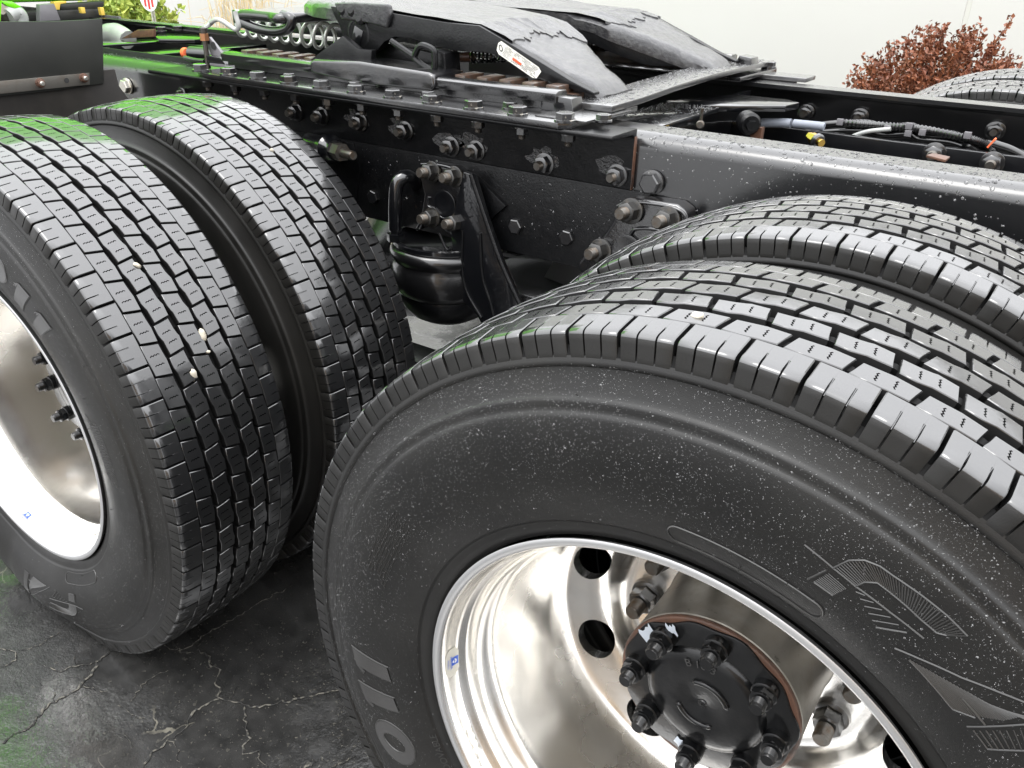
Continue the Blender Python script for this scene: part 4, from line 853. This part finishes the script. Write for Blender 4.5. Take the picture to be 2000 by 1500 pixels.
# shock absorber stub
s0 = U(618, 283, y=.745); s1 = U(682, 302, y=.690); d_ = s1-s0; l_ = np.linalg.norm(d_); mb = MB(); mb.lathe([(-.03, .024), (l_*.30, .024), (l_*.33, .030), (l_*.45, .031), (l_*.50, .024), (l_*.62, .022)], s0, d_, 24); sk = part('shock_mount', mb, 'black_paint', TR, smooth=40)
mb = MB(); mb.lathe([(l_*.62, .019), (l_*.82, .019)], s0, d_, 6); mb.lathe([(l_*.82, .010), (l_*1.1, .010), (l_*1.12, .008)], s0, d_, 14); part('shock_nut', mb, 'stud_steel', sk)
mb = MB(); mb.prism([U(u_, v_, y=.758) for u_, v_ in ((600, 262), (690, 280), (702, 330), (690, 430), (640, 400), (600, 300))], (0, .006, 0)); part('shock_plate', mb, 'black_grime', TR, bevel=.002)
# things seen low between the rail and the rear tyres: brake chamber, spring beam, far air spring
bc = U(1050, 548, y=1.02); mb = MB(); mb.lathe([(.0, .05), (.004, .118), (0, .126), (-.010, .128), (-.020, .124), (-.030, .116), (-.16, .112), (-.20, .09)], bc+[0, .03, 0], (.12, -.05, 1), 48); part('rear_air_spring', mb, 'hose_black', TR, smooth=50)
mb = MB(); mb.prism([U(u_, v_, y=1.05) for u_, v_ in ((1080, 510), (1130, 515), (1250, 545), (1250, 640), (1160, 600), (1060, 545))], (0, .02, 0)); part('beam_plate', mb, 'grey_bracket', TR, bevel=.002)
mb = MB(); mb.box((-.66, 1.2, -.02), (1.25, .10, .11)); part('torque_rod', mb, 'black_grime', TR, bevel=.02)
for sg_ in (1, -1): mb = MB(); mb.box((-.655, YC+sg_*(.80-YC), -.115), (1.55, .085, .075)); part('suspension_beam', mb, 'black_grime', TR, bevel=.012)

# ---------------------------------------------------------------- between the rails: lines, harness, fittings
def hose(name, pts, r, m_, dens=6, parent=TR):
    mb = MB(); mb.tube(smooth_path(pts, dens), r, 10); return part(name, mb, m_, parent, smooth=60)
hz = lambda s_, y: [U(*map(float, q.split(',')), y=y) for q in s_.split()]
main = hz("1500,262 1560,252 1620,242 1690,240 1730,248 1780,246 1800,256 1860,262 1900,275 1950,285 2010,305 2060,325", 1.50)
har = hose('wiring_harness', main, .008, 'hose_black')
for k, dy in enumerate((.012, -.012, .004)): hose('cable', [p+[0, dy*.6, -.010-.006*k] for p in main], .006, 'hose_black', parent=har)
# corrugated sleeve
sl2 = smooth_path(hz("1650,240 1730,246 1800,252 1880,268 1925,282 1938,300 1925,306 1900,290 1880,282", 1.485), 40); mb = MB(); mb.tube(sl2, .0085+.0012*np.sin(np.arange(len(sl2))*1.6), 10); part('corrugated_sleeve', mb, 'hose_black', har, smooth=50)
hose('cable', hz("1940,280 1975,292 2010,312 2060,345", 1.46), .008, 'hose_black'); hose('cable', hz("1638,300 1650,275 1690,258 1740,252", 1.47), .005, 'hose_grey')
for u_, v_ in ((1641, 238), (1733, 250), (1776, 246), (1774, 260), (1802, 258), (1890, 264), (1594, 252)):
    p_ = U(u_, v_, y=1.478); mb = MB(); mb.box(p_, (.014, .010, .014)); part('cable_tie', mb, 'grey_bracket', har, bevel=.001)
p_ = U(1937, 279, y=1.46); mb = MB(); mb.box(p_, (.004, .016, .022), rot=np.array(Matrix.Rotation(.5, 3, 'Y'))); part('orange_tie', mb, 'orange_tie', har, bevel=.001)
b1 = U(1580, 265, y=1.25); b2 = U(1608, 282, y=1.22); mb = MB(); mb.lathe([(0, .008), (.009, .008)], b1, b2-b1, 6); mb.lathe([(.009, .011), (.022, .011)], b1, b2-b1, 6); mb.lathe([(.022, .008), (.045, .008)], b1, b2-b1, 14); ft = part('brass_fitting', mb, 'brass', TR)
mb = MB(); mb.lathe([(.028, .015), (.034, .015), (.037, .012)], b1, b2-b1, 20); part('collar', mb, 'bolt_dark', ft)
k1 = U(1462, 240, y=1.25); mb = MB(); mb.lathe([(-.02, .022), (.010, .024), (.016, .019)], k1, (.6, -.75, -.1), 24); mb.lathe([(.016, .012), (.026, .012)], k1, (.6, -.75, -.1), 6); mb.prism([U(u_, v_, y=1.26) for u_, v_ in ((1460, 250), (1488, 250), (1484, 275), (1468, 275))], (0, .02, 0), 1); part('rod_end', mb, ['black_grime', 'rust'], TR, smooth=40)
mb = MB(); mb.tube(hz("1488,240 1530,240 1545,241", 1.36), .010, 14); mb.tube(hz("1550,241 1600,246 1610,248", 1.36), .009, 14); part('pale_tube', mb, 'tape_blue_white', TR)
p_ = U(1368, 243, y=1.0); mb = MB(); mb.lathe([(0, .008), (.016, .008), (.018, .006)], p_, (.3, -.9, .1), 14); mb.tube([p_+[0, 0, .03], p_], .003, 6); part('small_fitting', mb, 'stud_steel', TR)
for u_, v_ in ((1680, 228), (1944, 255), (1575, 220)): bolt(FB, U(u_, v_, y=2*YC-YR-.012), (0, -1, 0), rail2, s=1.1)
for u_, v_ in ((1825, 300), (1938, 318)): bolt(FB, U(u_, v_, y=1.428), (0, -1, 0), TR, s=1.25)
mb = MB(); mb.box((.1, 1.44, .395), (1.4, .02, .07)); part('inner_plate', mb, 'black_paint', TR, bevel=.002)
p_ = U(1828, 310, y=.90); mb = MB(); mb.prism([p_+np.array(d_) for d_ in ((-.015, 0, 0), (.014, 0, -.004), (.018, .012, 0), (-.008, .014, .002))], (0, 0, .004)); part('rusty_tab', mb, 'rust', TR, bevel=.001)

# front: air-line bracket, coil, hose loop
bk = [U(u_, v_, y=.80) for u_, v_ in ((398, 78), (408, 72), (446, 120), (440, 128), (424, 130))]
mb = MB(); mb.prism(bk, (0, .008, 0)); mb.box(U(452, 126, y=.80)+[-.02, 0, 0], (.06, .05, .008)); br = part('line_bracket', mb, 'grey_bracket', TR, bevel=.0015)
mb = MB(); mb.prism([U(u_, v_, y=.775) for u_, v_ in ((402, 108), (430, 112), (442, 128), (404, 124))], (0, .03, 0)); part('bracket_foot', mb, 'black_paint', br, bevel=.002)
for u_, v_, r_ in ((407, 81, .006), (417, 89, .009)): mb = MB(); mb.lathe([(0, r_), (.001, r_)], U(u_, v_, y=.7985), (0, -1, 0), 16); part('hole', mb, 'ink', br)
p_ = U(399, 74, y=.79); mb = MB(); mb.lathe([(-.006, .011), (.010, .011)], p_, (0, 0, 1), 6, 0); mb.lathe([(.010, .008), (.022, .009), (.024, .006)], p_, (0, 0, 1), 14, 1); mb.lathe([(-.07, .006), (-.006, .006)], p_, (0, 0, 1), 12, 1); part('line_fitting', mb, ['copper', 'stud_steel'], br)
hose('air_line', [p_+[0, 0, .02]]+hz("408,48 422,38 436,42 450,52 462,58 466,50 461,32 459,22", .86), .0058, 'hose_grey')
# coiled line from the bracket towards the fifth wheel
ca, cb = U(462, 42, y=1.02), U(668, 72, y=1.02); nturn = 9.5; pts = []
for t_ in np.linspace(0, 1, 10*24): a_ = t_*nturn*2*math.pi; c_ = lerp(ca, cb, t_); r_ = .030; pts.append(c_+[0, r_*math.sin(a_)*.9, r_*math.cos(a_)-.004])
mb = MB(); mb.tube(pts, .0048, 7); part('coiled_line', mb, 'spring_silver', TR, smooth=60)
hl = hz("660,26 630,30 590,34 560,36 530,34 490,30 472,30 466,38 478,46 510,58 540,62 562,56 570,42 566,34 552,30", .95)
hl[:3] = [p+[0, .15, 0] for p in hl[:3]]; hose('hose_loop', hl, .0125, 'hose_black', 8)
# far bearing slab with wet ribbed top
fs = [U(u_, v_, y=1.50) for u_, v_ in ((452, 15), (455, 40), (640, 60), (668, 26), (660, 22))]
mb = MB(); xa, xb = U(452, 16, y=1.42)[0], -1.40; mb.prism([(xa, 1.42, .535), (xb, 1.42, .535), (xb, 1.42, .578), (xa, 1.42, .590)], (0, .34, 0)); part('far_slab', mb, 'wet_steel_black', TR, bevel=.003)
# deck pieces between the rails, front
mb = MB(); mb.prism([U(u_, v_, z=.475) for u_, v_ in ((200, 80), (330, 74), (400, 82), (408, 92), (325, 80), (200, 88))], (0, 0, -.008)); part('deck_flange', mb, 'black_paint', TR, bevel=.0015)
mb = MB(); mb.prism([U(u_, v_, z=.49) for u_, v_ in ((303, 71), (310, 64), (390, 68), (396, 76), (380, 77), (310, 76))], (0, 0, -.012)); dk = part('deck_gusset', mb, 'black_paint', TR, bevel=.003)
for u_, v_ in ((315, 62), (347, 60)): bolt(HB, U(u_, v_, z=.492), (0, 0, 1), dk, s=1.1)
mb = MB(); mb.prism([U(u_, v_, y=1.3) for u_, v_ in ((235, 76), (268, 58), (300, 57), (300, 72), (262, 74))], (0, .01, 0)); part('rusty_bracket', mb, 'rust', TR, bevel=.002)
hose('large_hose', hz("196,84 205,70 222,64 238,70 250,78", 1.35), .035, 'hose_grey')
mb = MB(); mb.box(U(218, 48, y=1.60)+[0, -.0, 0], (.14, .01, .07)); part('inner_tag', mb, 'grey_bracket', TR)
p_ = U(361, 103, y=.95); mb = MB(); mb.lathe([(0, .014), (.02, .014)], p_, (.9, -.2, 0), 16, 0); mb.lathe([(.02, .018), (.16, .018)], p_, (.9, .2, 0), 16, 1); part('marker_plug', mb, ['orange_tie', 'hose_black'], TR)
hose('air_line', hz("361,113 380,118 400,120", .84), .006, 'hose_black')
mb = MB(); mb.prism([U(u_, v_, y=.852) for u_, v_ in ((200, 93), (404, 118), (404, 140), (200, 120))], (0, .004, 0)); part('liner_plate', mb, 'black_grime', TR)
# front quarter flap behind the cab steps
XM = -1.95
def fx(u_, v_, d_=0.): return U(u_, v_, x=XM+d_)
mb = MB(); P = [fx(*q_) for q_ in ((-260, 52), (0, 42), (100, 42), (160, 39), (200, 36), (202, 100), (203, 163), (120, 175), (0, 188), (-260, 200))]; mb.prism(P, (-.006, 0, 0)); fl = part('quarter_fender_flap', mb, 'plastic_flap', TR, bevel=.0015)
mb = MB(); rows = []
for t_ in np.linspace(0, 1, 14):
    yy = lerp(.10, .735, t_); bend = 0 if t_ < .82 else ((t_-.82)/.18)**2*.05; z0_ = fx(203, 163)[2]
    rows.append([(XM-.012+bend*.2, yy, z0_+.03), (XM-.012+bend*.3, yy, z0_-.01), (XM-.02+bend*1.0, yy+bend*.3, z0_-.06), (XM-.03+bend*1.6, yy+bend*.5, z0_-.20)])
mb.grid(rows); mb.grid(np.array(rows)-[.006, 0, 0]); part('mud_flap', mb, 'rubber_flap', TR, smooth=60)
mb = MB(); mb.prism([fx(*q_, .001) for q_ in ((-260, 182), (0, 158), (173, 142), (174, 165), (0, 183), (-260, 207))], (.004, 0, 0)); stp = part('clamp_strip', mb, 'strip_steel', TR, bevel=.0008)
for u_, v_ in ((78, 162), (163, 152)): bolt(FC, fx(u_, v_, .005), (1, -.1, 0), stp, s=.6)
mb = MB(); mb.lathe([(0, .006), (.0008, .006)], fx(130, 157, .0052), (1, 0, 0), 16); part('hole', mb, 'ink', stp)

# ---------------------------------------------------------------- cab
XC = -3.42; zc0 = U(120, 4, x=XC)[2]
cabm = MB(); cabm.prism([(XC, -.02, zc0+.008), (XC, 2.42, zc0-.004), (XC, 2.42, 2.30), (XC, 2.30, 2.42), (XC, .10, 2.42), (XC, -.02, 2.30)], (-1.9, 0, 0)); cab = part('cab', cabm, 'green_paint', TR, bevel=.035, seg=4)
for k in range(5):
    mb = MB(); mb.box((XC+.004, .3+.45*k, 1.45), (.014, .04, 1.4)); part('pressed_rib', mb, 'green_paint', cab, bevel=.005)
mb = MB(); mb.box((XC-.0, .92, zc0-.05), (.05, 1.4, .045)); mb.box((XC-1.0, .9, zc0-.10), (1.8, 1.3, .12)); part('cab_underframe', mb, 'plastic_flap', cab, bevel=.01)
mb = MB(); mb.prism([U(u_, v_, x=XC+.10) for u_, v_ in ((78, 9), (106, 7), (119, 40), (78, 42))], (-.03, 0, 0)); part('cab_mount', mb, 'grey_bracket', cab, bevel=.003)
mb = MB(); mb.prism([U(u_, v_, x=XC+.06) for u_, v_ in ((105, 4), (130, 2), (130, 6), (118, 8), (117, 19), (110, 19))], (-.03, 0, 0)); part('yellow_bracket', mb, 'yellow_plastic', cab, bevel=.002)
for u_, v_, d_ in ((160, 20, (.02, .018, .022)), (198, 22, (.02, .016, .03))): mb = MB(); mb.box(U(u_, v_, x=XC+.05), d_); part('yellow_tip', mb, 'yellow_plastic', cab, bevel=.002)
mb = MB(); mb.prism([U(u_, v_, x=XC+.02) for u_, v_ in ((118, 8), (204, 2), (204, 12), (196, 19), (120, 20))], (-.05, 0, 0)); part('cab_crossbar', mb, 'plastic_flap', cab, bevel=.006)
# pipe work left of the cab mount
hose('exhaust_elbow', [U(u_, v_, x=XC+.35) for u_, v_ in ((18, 32), (26, 28), (34, 26), (40, 34), (41, 48))], .026, 'hose_grey', parent=TR)
mb = MB(); mb.prism([U(u_, v_, x=XC+.45) for u_, v_ in ((3, 3), (25, 3), (44, 14), (30, 17), (14, 12))], (-.02, 0, 0)); part('small_shield', mb, 'green_paint', TR, bevel=.004)
mb = MB(); mb.prism([U(u_, v_, x=XC+.55) for u_, v_ in ((-30, -40), (6, -40), (2, 42), (-30, 42))], (-.05, 0, 0)); part('side_panel', mb, 'green_paint', TR, bevel=.004)
mb = MB()
for u_, v_, r_ in ((14, 28, .03), (8, 36, .025), (24, 38, .03), (30, 46, .025)): mb.lathe([(0, r_*.6), (.02, r_), (.05, r_), (.07, r_*.5)], U(u_, v_, x=XC+.28), (.8, -.4, .4), 14)
part('valve_body', mb, 'strip_steel', TR, smooth=40)
mb = MB(); mb.lathe([(-4.9, .33), (-4.88, .34), (-3.0, .34), (-2.98, .33)], (0, .32, -.02), (1, 0, 0), 48); part('fuel_tank', mb, 'aluminium', TR, smooth=40)

# ---------------------------------------------------------------- rain beads
for (o, x, y, ph, near) in TYRES:
    if y != TY[0]: continue
    k = 0; lim = 20000 if x == 0 else 8000
    while k < lim:
        th = rng.uniform(R(35), R(225)) if x == 0 else rng.uniform(R(-110), R(75)); r = .305+(.478-.305)*math.sqrt(rng.uniform())
        if rng.uniform() > .62+.38*math.sin(7*th+40*r)*math.sin(13*th-1)+.25*math.sin(th): continue
        t = side_t(r); dt = (side_t(r+.002)-side_t(r-.002))/.004
        nr = np.array([-dt, 1.]); nr /= np.linalg.norm(nr); nrm = np.array([nr[0]*math.cos(th), -nr[1], nr[0]*math.sin(th)]); p_ = flatten(polar(th, r, -t)[None])[0]+[x, y, 0]
        drops.add(p_, nrm, min(.0011, .00026*math.exp(rng.normal(0, .45))), .7); k += 1
dr = drops.build('rain_drops', TR)
d2 = Drops('water_clear'); d3 = Drops('water')
for k in range(2600):                                   # web of the near rail
    x_ = rng.uniform(-2.1, .45) if k % 3 else rng.uniform(-.46, .4); z_ = rng.uniform(ZB+.03, ZT-.028)
    if x_ < XE and z_ > .40: continue
    d3.add((x_, YR+(-.0002 if x_ > -.42 or x_ < -1.63 else -.0077), z_), (0, -1, 0), min(.0028, .00066*math.exp(rng.normal(0, .55))), .5)
for k in range(1900):                                   # rounded top edge and top flange
    x_ = rng.uniform(XE, .5) if k % 5 else rng.uniform(-2.2, -1.7); a_ = rng.uniform(0, 1)
    if a_ < .35: q_ = a_/.35*R(90); nn = (0, -math.cos(q_), math.sin(q_)); p_ = (x_, YR+.028-.028*math.cos(q_), ZT-.028+.028*math.sin(q_))
    else: nn = (0, 0, 1); p_ = (x_, YR+.028+(a_-.35)/.65*.058, ZT)
    d2.add(p_, nn, min(.0036, .0013*math.exp(rng.normal(0, .5))), .30)
for k in range(900):
    t_ = rng.uniform(); y_ = .80+.945*t_; xc = -.572-.03*t_; z_ = np.interp(y_, [s[0] for s in sp_], [s[1] for s in sp_])+.0115; d2.add((xc+rng.uniform(-.043, .043), y_, z_), (0, 0, 1), min(.004, .0017*math.exp(rng.normal(0, .45))), .35)
for k in range(500): d2.add((rng.uniform(-.6, -.483), rng.uniform(.87, 1.2), .495), (0, 0, 1), min(.004, .0016*math.exp(rng.normal(0, .45))), .35)
d2.build('rain_drops', TR); d3.build('rain_drops', TR)

# ---------------------------------------------------------------- stones wedged in the tread
def stone(u_, v_, x, s_, label):
    d = (u_-1000)/FPX*_r-(v_-750)/FPX*_u+_f; o_ = CAM-[x, 0, 0]; rr = R0-.003; a_ = d[0]**2+d[2]**2; b_ = 2*(o_[0]*d[0]+o_[2]*d[2]); c_ = o_[0]**2+o_[2]**2-rr*rr; D = b_*b_-4*a_*c_
    if D < 0: return
    p_ = CAM+d*((-b_-math.sqrt(D))/(2*a_)); bm = bmesh.new(); bmesh.ops.create_icosphere(bm, subdivisions=2, radius=s_)
    for v in bm.verts: v.co *= rng.uniform(.8, 1.15); v.co.y *= .55; v.co.x *= 1.25; v.co.z *= .8
    me = bpy.data.meshes.new('pebble'); bm.to_mesh(me); bm.free(); me.materials.append(MT['stone_pale']); me.polygons.foreach_set('use_smooth', [True]*len(me.polygons))
    q_ = link('pebble', me, None, tuple(p_+[0, 0, ZA]), (random.random()*3, random.random()*3, 0)); tag(q_, label, 'pebble', 'pebbles wedged in the tyre treads')
stone(266, 518, XB, .0075, 'pale pebble wedged in front outer tyre tread, topmost on that tyre')
stone(396, 655, XB, .0085, 'largest pale pebble wedged in front outer tyre tread')
stone(405, 687, XB, .0050, 'small pale pebble just below the largest one in front outer tyre')
stone(377, 733, XB, .0080, 'yellowish pebble below the others in front outer tyre tread')
stone(530, 296, XB, .0055, 'tiny yellow pebble wedged in front inner tyre tread near its top')
stone(1360, 619, 0, .0055, 'tiny yellow pebble on the rear outer tyre tread near its shoulder')
